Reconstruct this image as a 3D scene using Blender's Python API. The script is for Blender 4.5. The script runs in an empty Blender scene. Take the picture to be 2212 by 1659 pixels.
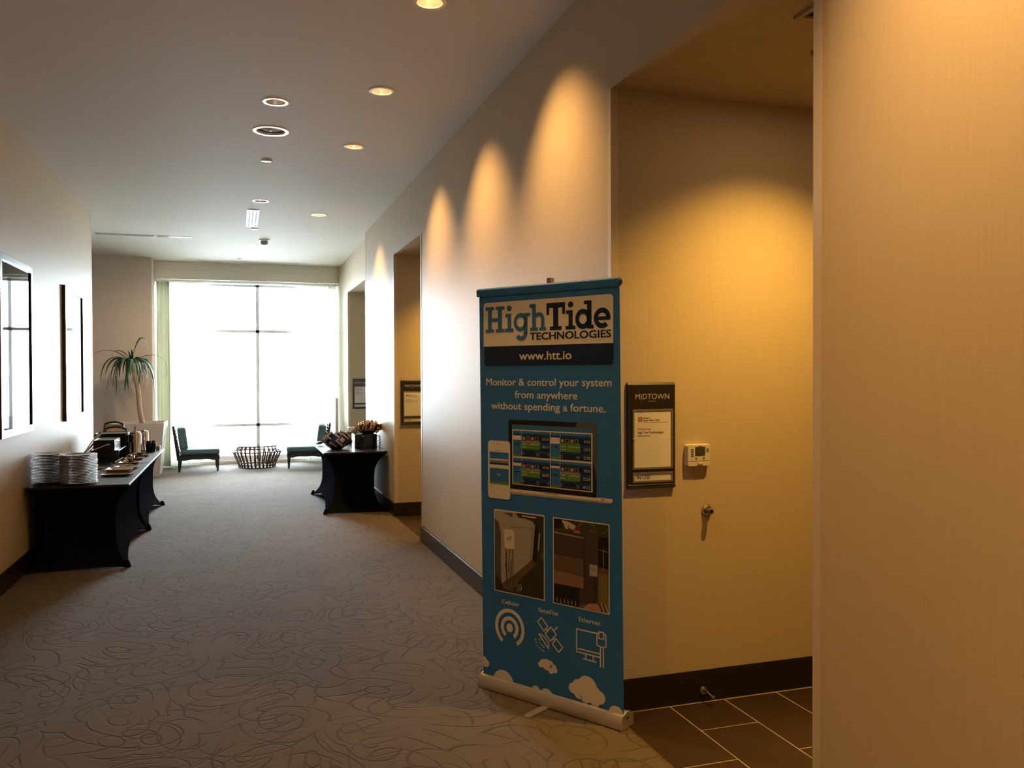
import bpy, bmesh, math, random
from mathutils import Vector, Matrix
random.seed(7)
R = math.radians
sc = bpy.context.scene
C = sc.collection

# ------------------------------------------------------------------ camera
cam_d = bpy.data.cameras.new('camera')
cam = bpy.data.objects.new('camera', cam_d); C.objects.link(cam)
cam_d.sensor_fit = 'HORIZONTAL'; cam_d.sensor_width = 36.0
cam_d.lens = 36.0 * 1830.0 / 2212.0
cam_d.clip_start = 0.05; cam_d.clip_end = 500
def cam_axes():
    f = 1830.0; yy = Vector((513 - 1106, -(808 - 829.5), f)).normalized()     # corridor direction in camera coords (right, up, forward)
    rl = R(0.42); u0 = Vector((-math.sin(rl), math.cos(rl), 0))
    zz = (u0 - u0.dot(yy) * yy).normalized()
    xx = zz.cross(yy)
    if xx[0] < 0: xx = -xx
    return xx, yy, zz
_x, _y, _z = cam_axes()
right = Vector((_x[0], _y[0], _z[0])); up = Vector((_x[1], _y[1], _z[1])); fwd = Vector((_x[2], _y[2], _z[2]))
m = Matrix((( right[0], up[0], -fwd[0], 0), (right[1], up[1], -fwd[1], 0), (right[2], up[2], -fwd[2], 1.6), (0, 0, 0, 1)))
cam.matrix_world = m
sc.camera = cam

# ------------------------------------------------------------------ world, daylight and exposure
sc.view_settings.view_transform = 'Standard'; sc.view_settings.look = 'None'
sc.view_settings.exposure = 1.0; sc.view_settings.gamma = 1.0
sc.view_settings.use_curve_mapping = False
w = bpy.data.worlds.new('overcast_sky'); sc.world = w; w.use_nodes = True
w.node_tree.nodes['Background'].inputs[0].default_value = (0.76, 0.90, 1.0, 1)
w.node_tree.nodes['Background'].inputs[1].default_value = 30.0
cy = sc.cycles
cy.max_bounces = 10; cy.diffuse_bounces = 6; cy.glossy_bounces = 4; cy.transparent_max_bounces = 12; cy.transmission_bounces = 6
cy.sample_clamp_indirect = 6.0; cy.use_denoising = True; cy.caustics_reflective = False; cy.caustics_refractive = False

def area_portal(loc, rot, sx, sy):
    l = bpy.data.lights.new('window_portal', 'AREA'); l.shape = 'RECTANGLE'; l.size = sx; l.size_y = sy
    l.cycles.is_portal = True
    o = bpy.data.objects.new('window_portal', l); C.objects.link(o); o.location = loc; o.rotation_euler = rot
area_portal((0.215, 16.12, 1.6), (R(-90), 0, 0), 3.05, 3.2)

WARM = (1.0, 0.56, 0.19); WARMER = (1.0, 0.55, 0.10)
def spot(loc, aim, power, size, blend, col=WARM, radius=0.03):
    l = bpy.data.lights.new('downlight_beam', 'SPOT'); l.energy = power; l.color = col
    l.spot_size = R(size); l.spot_blend = blend; l.shadow_soft_size = radius
    o = bpy.data.objects.new('downlight_beam', l); C.objects.link(o); o.location = loc
    d = Vector(aim) - Vector(loc); o.rotation_euler = d.to_track_quat('-Z', 'Y').to_euler()
    return o
CEIL = 3.515; WX = 1.666; LX = -1.65; HEAD = 2.925
WALLWASH = [(0.957, 4.31), (0.945, 5.76), (0.95, 7.23), (0.942, 10.45), (0.95, 1.40), (0.95, -0.05)]
for x, y in WALLWASH:
    p = 64 if y > 2 else 108
    spot((x, y, CEIL - 0.012), (x + 1.0, y - 0.06, CEIL - 1.9), p, 84, 1.0)
CENTRE = [(0.268, 6.208, 22), (0.257, 9.798, 35), (0.268, 2.7, 46), (0.268, -0.6, 44)]     # the dimmer centre row; last two unseen, added to brighten banner and near end
for x, y, p in CENTRE:
    spot((x, y, CEIL - 0.012), (x, y, 0), p, 120, 1.0)
spot((0.243, 13.206, CEIL - 0.012), (-0.9, 15.0, 1.0), 150, 100, 1.0, (1.0, 0.70, 0.45), 0.14)
ALCOVE_LAMPS = [(2.42, 2.90), (2.42, 8.68)]
for x, y in ALCOVE_LAMPS:
    spot((x, y, HEAD - 0.012), (x + 0.06, y + 0.42, 0.8), 150, 112, 1.0, WARMER, 0.035)

# ------------------------------------------------------------------ materials
def nt(name):
    mt = bpy.data.materials.new(name); mt.use_nodes = True
    n = mt.node_tree.nodes; l = mt.node_tree.links
    return mt, n, l, n['Principled BSDF']
def mat(name, col, rough=0.5, metal=0.0, spec=0.5, bump=0.0, bscale=200.0, emit=None, estr=0.0, coat=0.0, var=0.0, sheen=0.0):
    mt, n, l, b = nt(name)
    b.inputs['Base Color'].default_value = (*col, 1); b.inputs['Roughness'].default_value = rough
    b.inputs['Metallic'].default_value = metal; b.inputs['Specular IOR Level'].default_value = spec
    b.inputs['Coat Weight'].default_value = coat; b.inputs['Sheen Weight'].default_value = sheen
    if emit:
        b.inputs['Emission Color'].default_value = (*emit, 1); b.inputs['Emission Strength'].default_value = estr
    if bump or var:
        tc = n.new('ShaderNodeTexCoord'); nz = n.new('ShaderNodeTexNoise'); nz.inputs['Scale'].default_value = bscale; nz.inputs['Detail'].default_value = 3
        l.new(tc.outputs['Object'], nz.inputs['Vector'])
        if bump:
            bp = n.new('ShaderNodeBump'); bp.inputs['Strength'].default_value = bump; bp.inputs['Distance'].default_value = 0.002
            l.new(nz.outputs['Fac'], bp.inputs['Height']); l.new(bp.outputs['Normal'], b.inputs['Normal'])
        if var:
            mx = n.new('ShaderNodeMix'); mx.data_type = 'RGBA'
            mx.inputs['A'].default_value = (*[c * (1 - var) for c in col], 1); mx.inputs['B'].default_value = (*[min(1, c * (1 + var)) for c in col], 1)
            l.new(nz.outputs['Fac'], mx.inputs['Factor']); l.new(mx.outputs['Result'], b.inputs['Base Color'])
    return mt

def wallpaper(name='linen_wallpaper', ca=(0.50, 0.405, 0.275), cb=(0.555, 0.455, 0.32)):
    mt, n, l, b = nt(name)
    tc = n.new('ShaderNodeTexCoord')
    mp = n.new('ShaderNodeMapping'); mp.inputs['Scale'].default_value = (260, 260, 4.5)
    l.new(tc.outputs['Object'], mp.inputs['Vector'])
    a = n.new('ShaderNodeTexNoise'); a.inputs['Scale'].default_value = 1.0; a.inputs['Detail'].default_value = 3
    l.new(mp.outputs['Vector'], a.inputs['Vector'])
    mp2 = n.new('ShaderNodeMapping'); mp2.inputs['Scale'].default_value = (12, 12, 500)
    l.new(tc.outputs['Object'], mp2.inputs['Vector'])
    c = n.new('ShaderNodeTexNoise'); c.inputs['Scale'].default_value = 1.0; c.inputs['Detail'].default_value = 2
    l.new(mp2.outputs['Vector'], c.inputs['Vector'])
    ad = n.new('ShaderNodeMath'); ad.operation = 'ADD'
    l.new(a.outputs['Fac'], ad.inputs[0]); l.new(c.outputs['Fac'], ad.inputs[1])
    mr = n.new('ShaderNodeMapRange'); mr.inputs['From Min'].default_value = 0.7; mr.inputs['From Max'].default_value = 1.3
    l.new(ad.outputs[0], mr.inputs['Value'])
    mx = n.new('ShaderNodeMix'); mx.data_type = 'RGBA'
    mx.inputs['A'].default_value = (*ca, 1); mx.inputs['B'].default_value = (*cb, 1)
    l.new(mr.outputs['Result'], mx.inputs['Factor']); l.new(mx.outputs['Result'], b.inputs['Base Color'])
    bp = n.new('ShaderNodeBump'); bp.inputs['Strength'].default_value = 0.14; bp.inputs['Distance'].default_value = 0.0010
    l.new(ad.outputs[0], bp.inputs['Height']); l.new(bp.outputs['Normal'], b.inputs['Normal'])
    b.inputs['Roughness'].default_value = 0.46; b.inputs['Specular IOR Level'].default_value = 0.045
    return mt

def carpet():
    mt, n, l, b = nt('swirl_cut_carpet')
    tc = n.new('ShaderNodeTexCoord')
    nz = n.new('ShaderNodeTexNoise'); nz.inputs['Scale'].default_value = 1.5; nz.inputs['Detail'].default_value = 0.0
    l.new(tc.outputs['Object'], nz.inputs['Vector'])
    sub = n.new('ShaderNodeVectorMath'); sub.operation = 'SUBTRACT'; sub.inputs[1].default_value = (0.5, 0.5, 0.5)
    l.new(nz.outputs['Color'], sub.inputs[0])
    scl = n.new('ShaderNodeVectorMath'); scl.operation = 'SCALE'; scl.inputs['Scale'].default_value = 0.34
    l.new(sub.outputs[0], scl.inputs[0])
    heights = []
    for k, (sx, sy, off, freq, wid) in enumerate([(2.3, 1.9, 0.0, 15.0, 0.055), (1.75, 2.5, 3.7, 13.0, 0.05), (2.9, 2.3, 8.1, 12.0, 0.06)]):
        add = n.new('ShaderNodeVectorMath'); add.operation = 'ADD'
        l.new(tc.outputs['Object'], add.inputs[0]); l.new(scl.outputs[0], add.inputs[1])
        mp = n.new('ShaderNodeMapping'); mp.inputs['Scale'].default_value = (sx, sy, 0); mp.inputs['Location'].default_value = (off, off * 0.7, 0); mp.inputs['Rotation'].default_value = (0, 0, 0.5 * k)
        l.new(add.outputs[0], mp.inputs['Vector'])
        v = n.new('ShaderNodeTexVoronoi'); v.voronoi_dimensions = '2D'; v.inputs['Scale'].default_value = 1.0; v.inputs['Randomness'].default_value = 0.85
        l.new(mp.outputs['Vector'], v.inputs['Vector'])
        # concentric swirl lines: |fract(dist*freq/..) - .5| narrow
        mu = n.new('ShaderNodeMath'); mu.operation = 'MULTIPLY'; mu.inputs[1].default_value = freq * 0.33
        l.new(v.outputs['Distance'], mu.inputs[0])
        fr = n.new('ShaderNodeMath'); fr.operation = 'FRACT'; l.new(mu.outputs[0], fr.inputs[0])
        sb = n.new('ShaderNodeMath'); sb.operation = 'SUBTRACT'; sb.inputs[1].default_value = 0.5; l.new(fr.outputs[0], sb.inputs[0])
        ab = n.new('ShaderNodeMath'); ab.operation = 'ABSOLUTE'; l.new(sb.outputs[0], ab.inputs[0])
        mr = n.new('ShaderNodeMapRange'); mr.inputs['From Min'].default_value = 0.0; mr.inputs['From Max'].default_value = wid * 1.5
        mr.inputs['To Min'].default_value = 1.0; mr.inputs['To Max'].default_value = 0.0
        l.new(ab.outputs[0], mr.inputs['Value'])
        # broken up by a mask so the rings read as crescents
        mk = n.new('ShaderNodeTexNoise'); mk.inputs['Scale'].default_value = 3.4; mk.inputs['Detail'].default_value = 0
        mo = n.new('ShaderNodeMapping'); mo.inputs['Location'].default_value = (k * 5.1, k * 2.3, k)
        l.new(tc.outputs['Object'], mo.inputs['Vector']); l.new(mo.outputs['Vector'], mk.inputs['Vector'])
        mm = n.new('ShaderNodeMapRange'); mm.inputs['From Min'].default_value = 0.40; mm.inputs['From Max'].default_value = 0.56
        l.new(mk.outputs['Fac'], mm.inputs['Value'])
        pr = n.new('ShaderNodeMath'); pr.operation = 'MULTIPLY'; l.new(mr.outputs['Result'], pr.inputs[0]); l.new(mm.outputs['Result'], pr.inputs[1])
        heights.append(pr)
    m1 = n.new('ShaderNodeMath'); m1.operation = 'MAXIMUM'; l.new(heights[0].outputs[0], m1.inputs[0]); l.new(heights[1].outputs[0], m1.inputs[1])
    m2 = n.new('ShaderNodeMath'); m2.operation = 'MAXIMUM'; l.new(m1.outputs[0], m2.inputs[0]); l.new(heights[2].outputs[0], m2.inputs[1])
    pile = n.new('ShaderNodeTexNoise'); pile.inputs['Scale'].default_value = 260; pile.inputs['Detail'].default_value = 2
    l.new(tc.outputs['Object'], pile.inputs['Vector'])
    blot = n.new('ShaderNodeTexNoise'); blot.inputs['Scale'].default_value = 5; blot.inputs['Detail'].default_value = 3
    l.new(tc.outputs['Object'], blot.inputs['Vector'])
    mxa = n.new('ShaderNodeMix'); mxa.data_type = 'RGBA'
    mxa.inputs['A'].default_value = (0.104, 0.077, 0.051, 1); mxa.inputs['B'].default_value = (0.160, 0.124, 0.087, 1)
    av = n.new('ShaderNodeMath'); av.operation = 'MULTIPLY_ADD'; av.inputs[1].default_value = 0.5
    l.new(pile.outputs['Fac'], av.inputs[0]); 
    hb = n.new('ShaderNodeMath'); hb.operation = 'MULTIPLY'; hb.inputs[1].default_value = 0.5; l.new(blot.outputs['Fac'], hb.inputs[0]); l.new(hb.outputs[0], av.inputs[2])
    l.new(av.outputs[0], mxa.inputs['Factor'])
    mxb = n.new('ShaderNodeMix'); mxb.data_type = 'RGBA'; mxb.inputs['B'].default_value = (0.045, 0.032, 0.020, 1)
    l.new(mxa.outputs['Result'], mxb.inputs['A'])
    hf = n.new('ShaderNodeMath'); hf.operation = 'MULTIPLY'; hf.inputs[1].default_value = 0.70; l.new(m2.outputs[0], hf.inputs[0])
    l.new(hf.outputs[0], mxb.inputs['Factor']); l.new(mxb.outputs['Result'], b.inputs['Base Color'])
    hh = n.new('ShaderNodeMath'); hh.operation = 'MULTIPLY_ADD'; hh.inputs[1].default_value = -1.0
    l.new(m2.outputs[0], hh.inputs[0])
    ph = n.new('ShaderNodeMath'); ph.operation = 'MULTIPLY'; ph.inputs[1].default_value = 0.5; l.new(pile.outputs['Fac'], ph.inputs[0]); l.new(ph.outputs[0], hh.inputs[2])
    bp = n.new('ShaderNodeBump'); bp.inputs['Strength'].default_value = 0.45; bp.inputs['Distance'].default_value = 0.005
    l.new(hh.outputs[0], bp.inputs['Height']); l.new(bp.outputs['Normal'], b.inputs['Normal'])
    b.inputs['Roughness'].default_value = 0.95; b.inputs['Specular IOR Level'].default_value = 0.08; b.inputs['Sheen Weight'].default_value = 0.12; b.inputs['Sheen Roughness'].default_value = 0.5
    return mt

def see_glass(name, tint=(1, 1, 1), refl=0.5):
    mt = bpy.data.materials.new(name); mt.use_nodes = True; n = mt.node_tree.nodes; l = mt.node_tree.links
    n.clear(); out = n.new('ShaderNodeOutputMaterial'); tr = n.new('ShaderNodeBsdfTransparent'); gl = n.new('ShaderNodeBsdfGlossy')
    tr.inputs[0].default_value = (*tint, 1); gl.inputs['Roughness'].default_value = 0.02
    fr = n.new('ShaderNodeFresnel'); fr.inputs[0].default_value = 1.45; mx = n.new('ShaderNodeMixShader')
    l.new(fr.outputs[0], mx.inputs[0]); l.new(tr.outputs[0], mx.inputs[1]); l.new(gl.outputs[0], mx.inputs[2]); l.new(mx.outputs[0], out.inputs[0])
    return mt
def sheer():
    mt = bpy.data.materials.new('sheer_curtain_cloth'); mt.use_nodes = True; n = mt.node_tree.nodes; l = mt.node_tree.links
    n.clear(); out = n.new('ShaderNodeOutputMaterial'); tr = n.new('ShaderNodeBsdfTransparent'); tl = n.new('ShaderNodeBsdfTranslucent'); df = n.new('ShaderNodeBsdfDiffuse')
    tl.inputs[0].default_value = (0.82, 0.83, 0.74, 1); df.inputs[0].default_value = (0.82, 0.83, 0.74, 1)
    a = n.new('ShaderNodeMixShader'); a.inputs[0].default_value = 0.5; l.new(tl.outputs[0], a.inputs[1]); l.new(df.outputs[0], a.inputs[2])
    b = n.new('ShaderNodeMixShader'); b.inputs[0].default_value = 0.12; l.new(a.outputs[0], b.inputs[1]); l.new(tr.outputs[0], b.inputs[2]); l.new(b.outputs[0], out.inputs[0])
    return mt

M = {}
M['wall'] = wallpaper(); M['wall_taupe'] = wallpaper('taupe_wallpaper', (0.60, 0.52, 0.45), (0.64, 0.56, 0.49)); M['carpet'] = carpet()
M['ceil'] = mat('matte_ceiling_paint', (0.63, 0.58, 0.515), 0.75, bump=0.15, bscale=90)
M['guard'] = mat('pale_corner_guard', (0.60, 0.50, 0.40), 0.35)
M['base'] = mat('espresso_baseboard', (0.020, 0.013, 0.009), 0.30, bump=0.05)
M['tile'] = mat('brown_porcelain_tile', (0.040, 0.022, 0.012), 0.38, bump=0.12, bscale=60, var=0.35)
M['grout'] = mat('tan_grout', (0.40, 0.33, 0.27), 0.8)
M['strip'] = mat('brass_edge_strip', (0.75, 0.55, 0.30), 0.3, 1.0)
M['door'] = mat('walnut_door', (0.11, 0.055, 0.028), 0.4, bump=0.1)
M['white'] = mat('white_paint', (0.80, 0.80, 0.78), 0.4)
M['trim'] = mat('white_trim_ring', (0.85, 0.84, 0.83), 0.18, spec=1.0, coat=1.0)
M['reflector'] = mat('gold_tinted_reflector', (0.92, 0.80, 0.66), 0.3, 1.0)
M['bulb'] = mat('lamp_lens', (1, 0.9, 0.7), 0.3, emit=(1.0, 0.72, 0.38), estr=40)
M['bulb_off'] = mat('dim_lamp_lens', (0.7, 0.55, 0.4), 0.3, emit=(1.0, 0.6, 0.3), estr=0.25)
M['grey'] = mat('grey_metal_mesh', (0.34, 0.33, 0.34), 0.7, 0.0)
M['dark'] = mat('dark_slot', (0.02, 0.02, 0.02), 0.7)
M['vent'] = mat('beige_vent_metal', (0.42, 0.34, 0.24), 0.5)
M['alu'] = mat('window_aluminium', (0.84, 0.86, 0.93), 0.5)
M['glass'] = see_glass('window_glass')
M['sheer'] = sheer()
M['valance'] = mat('cream_valance', (0.78, 0.75, 0.68), 0.6, bump=0.1)
M['concrete'] = mat('pale_terrace_concrete', (0.74, 0.74, 0.72), 0.8, var=0.1, bscale=4)
M['spandex'] = mat('black_spandex', (0.011, 0.0115, 0.0155), 0.9, spec=0.0, bump=0.15, bscale=400)
M['topcloth'] = mat('stretched_black_top_cloth', (0.016, 0.014, 0.013), 0.42, spec=0.4, bump=0.08, bscale=300)
M['blackwood'] = mat('black_stained_wood', (0.012, 0.010, 0.010), 0.3, spec=0.5)
M['teal'] = mat('teal_upholstery', (0.065, 0.135, 0.150), 0.85, bump=0.3, bscale=300, sheen=0.2)
M['rattan'] = mat('dark_red_brown_wood', (0.075, 0.028, 0.016), 0.35)
M['china'] = mat('cream_china', (0.44, 0.34, 0.25), 0.25, spec=0.35)
M['steel'] = mat('polished_steel', (0.62, 0.60, 0.57), 0.12, 1.0)
M['blackplastic'] = mat('glossy_black_plastic', (0.008, 0.008, 0.010), 0.22)
M['wire'] = mat('black_wire', (0.01, 0.01, 0.01), 0.35, 0.5)
M['frame'] = mat('dark_espresso_frame', (0.018, 0.012, 0.012), 0.25, coat=0.3)
M['mat_board'] = mat('cream_mat_board', (0.62, 0.60, 0.55), 0.55)
M['art_a'] = mat('muted_print_grey', (0.38, 0.37, 0.38), 0.6)
M['art_b'] = mat('muted_print_brown', (0.22, 0.16, 0.12), 0.6)
M['planter'] = mat('white_planter', (0.60, 0.55, 0.50), 0.35)
M['soil'] = mat('dark_soil', (0.03, 0.022, 0.016), 0.95, bump=1.0, bscale=40)
M['bark'] = mat('tan_ringed_bark', (0.42, 0.30, 0.22), 0.7, bump=0.6, bscale=60, var=0.3)
M['leaf'] = mat('dark_green_leaf', (0.020, 0.075, 0.030), 0.32, var=0.35, bscale=9)
M['leaf2'] = mat('mid_green_leaf', (0.045, 0.14, 0.04), 0.35, var=0.3, bscale=9)
M['tan'] = mat('tan_vinyl', (0.42, 0.23, 0.11), 0.4)
M['navy_bag'] = mat('navy_foil_bag', (0.030, 0.048, 0.130), 0.22, 0.5, bump=0.6, bscale=50)
M['white_bag'] = mat('white_foil_bag', (0.55, 0.57, 0.62), 0.25, 0.3, bump=0.5, bscale=50)
M['tan_bag'] = mat('tan_foil_bag', (0.62, 0.42, 0.26), 0.3, 0.2, bump=0.5, bscale=50)
M['gold_bag'] = mat('golden_foil_bag', (0.78, 0.50, 0.17), 0.3, 0.15, bump=0.5, bscale=50)
M['orange_bag'] = mat('orange_foil_bag', (0.75, 0.50, 0.30), 0.3, 0.1, bump=0.5, bscale=50)
M['brown_bag'] = mat('dark_brown_foil_bag', (0.05, 0.025, 0.015), 0.25, 0.3, bump=0.5, bscale=50)
M['red'] = mat('red_packet', (0.5, 0.03, 0.02), 0.4)
M['clear'] = mat('clear_acrylic', (0.75, 0.78, 0.80), 0.08, coat=0.5)
M['napkin'] = mat('tan_paper_napkin', (0.40, 0.33, 0.27), 0.8)
M['chrome'] = mat('brushed_nickel', (0.55, 0.50, 0.42), 0.28, 1.0)
M['rubber'] = mat('grey_rubber', (0.10, 0.08, 0.06), 0.7)
M['tstat'] = mat('ivory_plastic', (0.62, 0.57, 0.50), 0.4)
M['lcd'] = mat('lcd_display', (0.05, 0.055, 0.035), 0.15)
M['btn'] = mat('grey_button', (0.22, 0.20, 0.16), 0.5)
M['signblack'] = mat('black_sign_board', (0.012, 0.009, 0.007), 0.38)
M['bezel'] = mat('grey_sign_bezel', (0.16, 0.13, 0.10), 0.4)
M['paper'] = mat('white_paper', (0.66, 0.62, 0.58), 0.7)
M['silverink'] = mat('silver_lettering', (0.48, 0.47, 0.46), 0.4)
M['ink'] = mat('black_ink', (0.015, 0.012, 0.012), 0.6)
M['redink'] = mat('red_ink', (0.42, 0.035, 0.03), 0.6)
# banner print inks
def ink(name, col): return mat(name, col, 0.45, spec=0.35)
M['b_teal'] = ink('banner_teal', (0.034, 0.185, 0.56))
M['b_navy'] = ink('banner_navy', (0.006, 0.022, 0.075))
M['b_white'] = ink('banner_white', (0.84, 0.80, 0.76))
M['b_logo'] = ink('banner_logo_teal', (0.050, 0.190, 0.44))
M['b_black'] = ink('print_black', (0.012, 0.012, 0.013))
M['b_grey'] = ink('print_grey', (0.12, 0.11, 0.11))
M['b_lgrey'] = ink('print_light_grey', (0.429, 0.403, 0.390))
M['b_mid'] = ink('print_mid_blue', (0.010, 0.060, 0.22))
M['b_green'] = ink('print_green', (0.117, 0.286, 0.052))
M['b_brownbar'] = ink('print_dusty_brown', (0.338, 0.260, 0.234))
M['p_tank'] = ink('print_tank_white', (0.429, 0.403, 0.364))
M['p_tankshade'] = ink('print_tank_shadow', (0.11, 0.11, 0.11))
M['p_grass'] = ink('print_dark_grass', (0.046, 0.047, 0.023))
M['p_soil'] = ink('print_brown_soil', (0.156, 0.098, 0.072))
M['p_box'] = ink('print_box_white', (0.780, 0.715, 0.650))
M['p_dark'] = ink('print_charcoal', (0.045, 0.035, 0.030))
M['p_panel'] = ink('print_panel_brown', (0.078, 0.055, 0.042))
M['p_copper'] = ink('print_copper', (0.286, 0.169, 0.111))
M['p_copper2'] = ink('print_dark_copper', (0.156, 0.098, 0.065))
M['p_yellow'] = ink('print_dry_grass', (0.221, 0.169, 0.065))
M['p_tree'] = ink('print_tree_green', (0.058, 0.065, 0.023))
M['p_sky'] = ink('print_pale_sky', (0.650, 0.546, 0.442))
M['p_skin'] = ink('print_salmon', (0.546, 0.260, 0.156))
M['p_red'] = ink('print_red', (0.35, 0.02, 0.015))

# ------------------------------------------------------------------ mesh helpers
class MB:
    def __init__(s): s.v = []; s.f = []; s.m = []; s.cur = 0
    def quad(s, a, b, c, d, m=None):
        i = len(s.v); s.v += [tuple(a), tuple(b), tuple(c), tuple(d)]; s.f.append((i, i + 1, i + 2, i + 3)); s.m.append(s.cur if m is None else m)
    def poly(s, pts, m=None):
        i = len(s.v); s.v += [tuple(p) for p in pts]; s.f.append(tuple(range(i, i + len(pts)))); s.m.append(s.cur if m is None else m)
    def box(s, x0, x1, y0, y1, z0, z1, m=None, skip=''):
        i = len(s.v)
        s.v += [(x, y, z) for z in (z0, z1) for y in (y0, y1) for x in (x0, x1)]
        for k, f in dict(b=(0, 2, 3, 1), t=(4, 5, 7, 6), f=(0, 1, 5, 4), k=(2, 6, 7, 3), l=(0, 4, 6, 2), r=(1, 3, 7, 5)).items():
            if k in skip: continue
            s.f.append(tuple(i + j for j in f)); s.m.append(s.cur if m is None else m)
        return s
    def obox(s, mtx, hx, hy, hz, m=None):      # oriented box about the matrix's origin
        i = len(s.v)
        s.v += [tuple(mtx @ Vector((x * hx, y * hy, z * hz))) for z in (-1, 1) for y in (-1, 1) for x in (-1, 1)]
        for f in [(0, 2, 3, 1), (4, 5, 7, 6), (0, 1, 5, 4), (2, 6, 7, 3), (0, 4, 6, 2), (1, 3, 7, 5)]:
            s.f.append(tuple(i + j for j in f)); s.m.append(s.cur if m is None else m)
        return s
    def frustum(s, x, y, z0, z1, a0, b0, a1, b1, dx=0, dy=0, m=None):   # tapered post, half sizes
        i = len(s.v)
        for (z, a, b, ox, oy) in ((z0, a0, b0, 0, 0), (z1, a1, b1, dx, dy)):
            s.v += [(x + ox - a, y + oy - b, z), (x + ox + a, y + oy - b, z), (x + ox + a, y + oy + b, z), (x + ox - a, y + oy + b, z)]
        for f in [(3, 2, 1, 0), (4, 5, 6, 7), (0, 1, 5, 4), (1, 2, 6, 5), (2, 3, 7, 6), (3, 0, 4, 7)]:
            s.f.append(tuple(i + j for j in f)); s.m.append(s.cur if m is None else m)
        return s
    def lathe(s, prof, n=24, c=(0, 0, 0), m=None, axis='z'):
        i = len(s.v)
        for (r, z) in prof:
            for k in range(n):
                a = 2 * math.pi * k / n; p = (r * math.cos(a), r * math.sin(a), z)
                if axis == 'y': p = (p[0], p[2], p[1])
                if axis == 'x': p = (p[2], p[0], p[1])
                s.v.append((p[0] + c[0], p[1] + c[1], p[2] + c[2]))
        for j in range(len(prof) - 1):
            for k in range(n):
                a = i + j * n + k; b = i + j * n + (k + 1) % n
                s.f.append((a, b, b + n, a + n)); s.m.append(s.cur if m is None else m)
        for j, rev in ((0, True), (len(prof) - 1, False)):
            if prof[j][0] > 1e-4 and (j == 0 or True):
                idx = [i + j * n + k for k in range(n)]
                if getattr(s, 'nocap', False): continue
                s.f.append(tuple(reversed(idx)) if rev else tuple(idx)); s.m.append(s.cur if m is None else m)
        return s
    def tube(s, pts, r, n=8, m=None, cap=True):
        pts = [Vector(p) for p in pts]; rr = r if isinstance(r, (list, tuple)) else [r] * len(pts)
        i = len(s.v); ref = None
        for k, p in enumerate(pts):
            d = (pts[min(k + 1, len(pts) - 1)] - pts[max(k - 1, 0)]).normalized()
            if ref is None: ref = Vector((0, 0, 1)) if abs(d.z) < 0.9 else Vector((1, 0, 0))
            a = d.cross(ref).normalized(); b = a.cross(d).normalized(); ref = b
            for j in range(n):
                t = 2 * math.pi * j / n
                s.v.append(tuple(p + (a * math.cos(t) + b * math.sin(t)) * rr[k]))
        for k in range(len(pts) - 1):
            for j in range(n):
                q = i + k * n + j; w_ = i + k * n + (j + 1) % n
                s.f.append((q, q + n, w_ + n, w_)); s.m.append(s.cur if m is None else m)
        if cap:
            s.f.append(tuple(i + j for j in range(n))); s.m.append(s.cur if m is None else m)
            s.f.append(tuple(reversed([i + (len(pts) - 1) * n + j for j in range(n)]))); s.m.append(s.cur if m is None else m)
        return s
    def build(s, name, mats, parent=None, smooth=False, bevel=0.0, kind=None, fix=True, loc=None):
        me = bpy.data.meshes.new(name); me.from_pydata(s.v, [], s.f)
        if not isinstance(mats, (list, tuple)): mats = [mats]
        for mm in mats: me.materials.append(mm)
        for p, k in zip(me.polygons, s.m): p.material_index = k
        if fix:
            bm = bmesh.new(); bm.from_mesh(me); bmesh.ops.recalc_face_normals(bm, faces=bm.faces); bm.to_mesh(me); bm.free()
        if smooth:
            for p in me.polygons: p.use_smooth = True
            try: me.set_sharp_from_angle(angle=R(40))
            except Exception: pass
        o = bpy.data.objects.new(name, me); C.objects.link(o)
        if parent: o.parent = parent
        if loc: o.location = loc
        if bevel:
            b = o.modifiers.new('bevel', 'BEVEL'); b.width = bevel; b.segments = 2; b.limit_method = 'ANGLE'; b.angle_limit = R(40)
        if kind: o['kind'] = kind
        return o
def tag(o, label=None, cat=None, group=None, kind=None):
    if label: o['label'] = label
    if cat: o['category'] = cat
    if group: o['group'] = group
    if kind: o['kind'] = kind
    return o
def empty(name, loc=(0, 0, 0), rz=0.0, label=None, cat=None, group=None):
    o = bpy.data.objects.new(name, None); C.objects.link(o); o.location = loc; o.rotation_euler = (0, 0, rz); o.empty_display_size = 0.1
    return tag(o, label, cat, group)
def copy_tree(o, parent=None):
    c = o.copy(); C.objects.link(c); c.parent = parent
    for ch in list(o.children): copy_tree(ch, c)
    return c
def struct(name, mb, m_, label=None, **k):
    o = mb.build(name, m_, **k); o['kind'] = 'structure'
    if label: o['label'] = label
    return o
def text_mesh(s, bold=0.0):
    cu = bpy.data.curves.new('lettering', 'FONT'); cu.body = s; cu.size = 1.0; cu.offset = bold; cu.resolution_u = 3
    o = bpy.data.objects.new('lettering', cu); C.objects.link(o)
    dg = bpy.context.evaluated_depsgraph_get(); dg.update()
    me = bpy.data.meshes.new_from_object(o.evaluated_get(dg)); bpy.data.objects.remove(o); bpy.data.curves.remove(cu)
    vs = [tuple(v.co) for v in me.vertices]; fs = [tuple(p.vertices) for p in me.polygons]; bpy.data.meshes.remove(me)
    return vs, fs
_tc = {}
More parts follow.
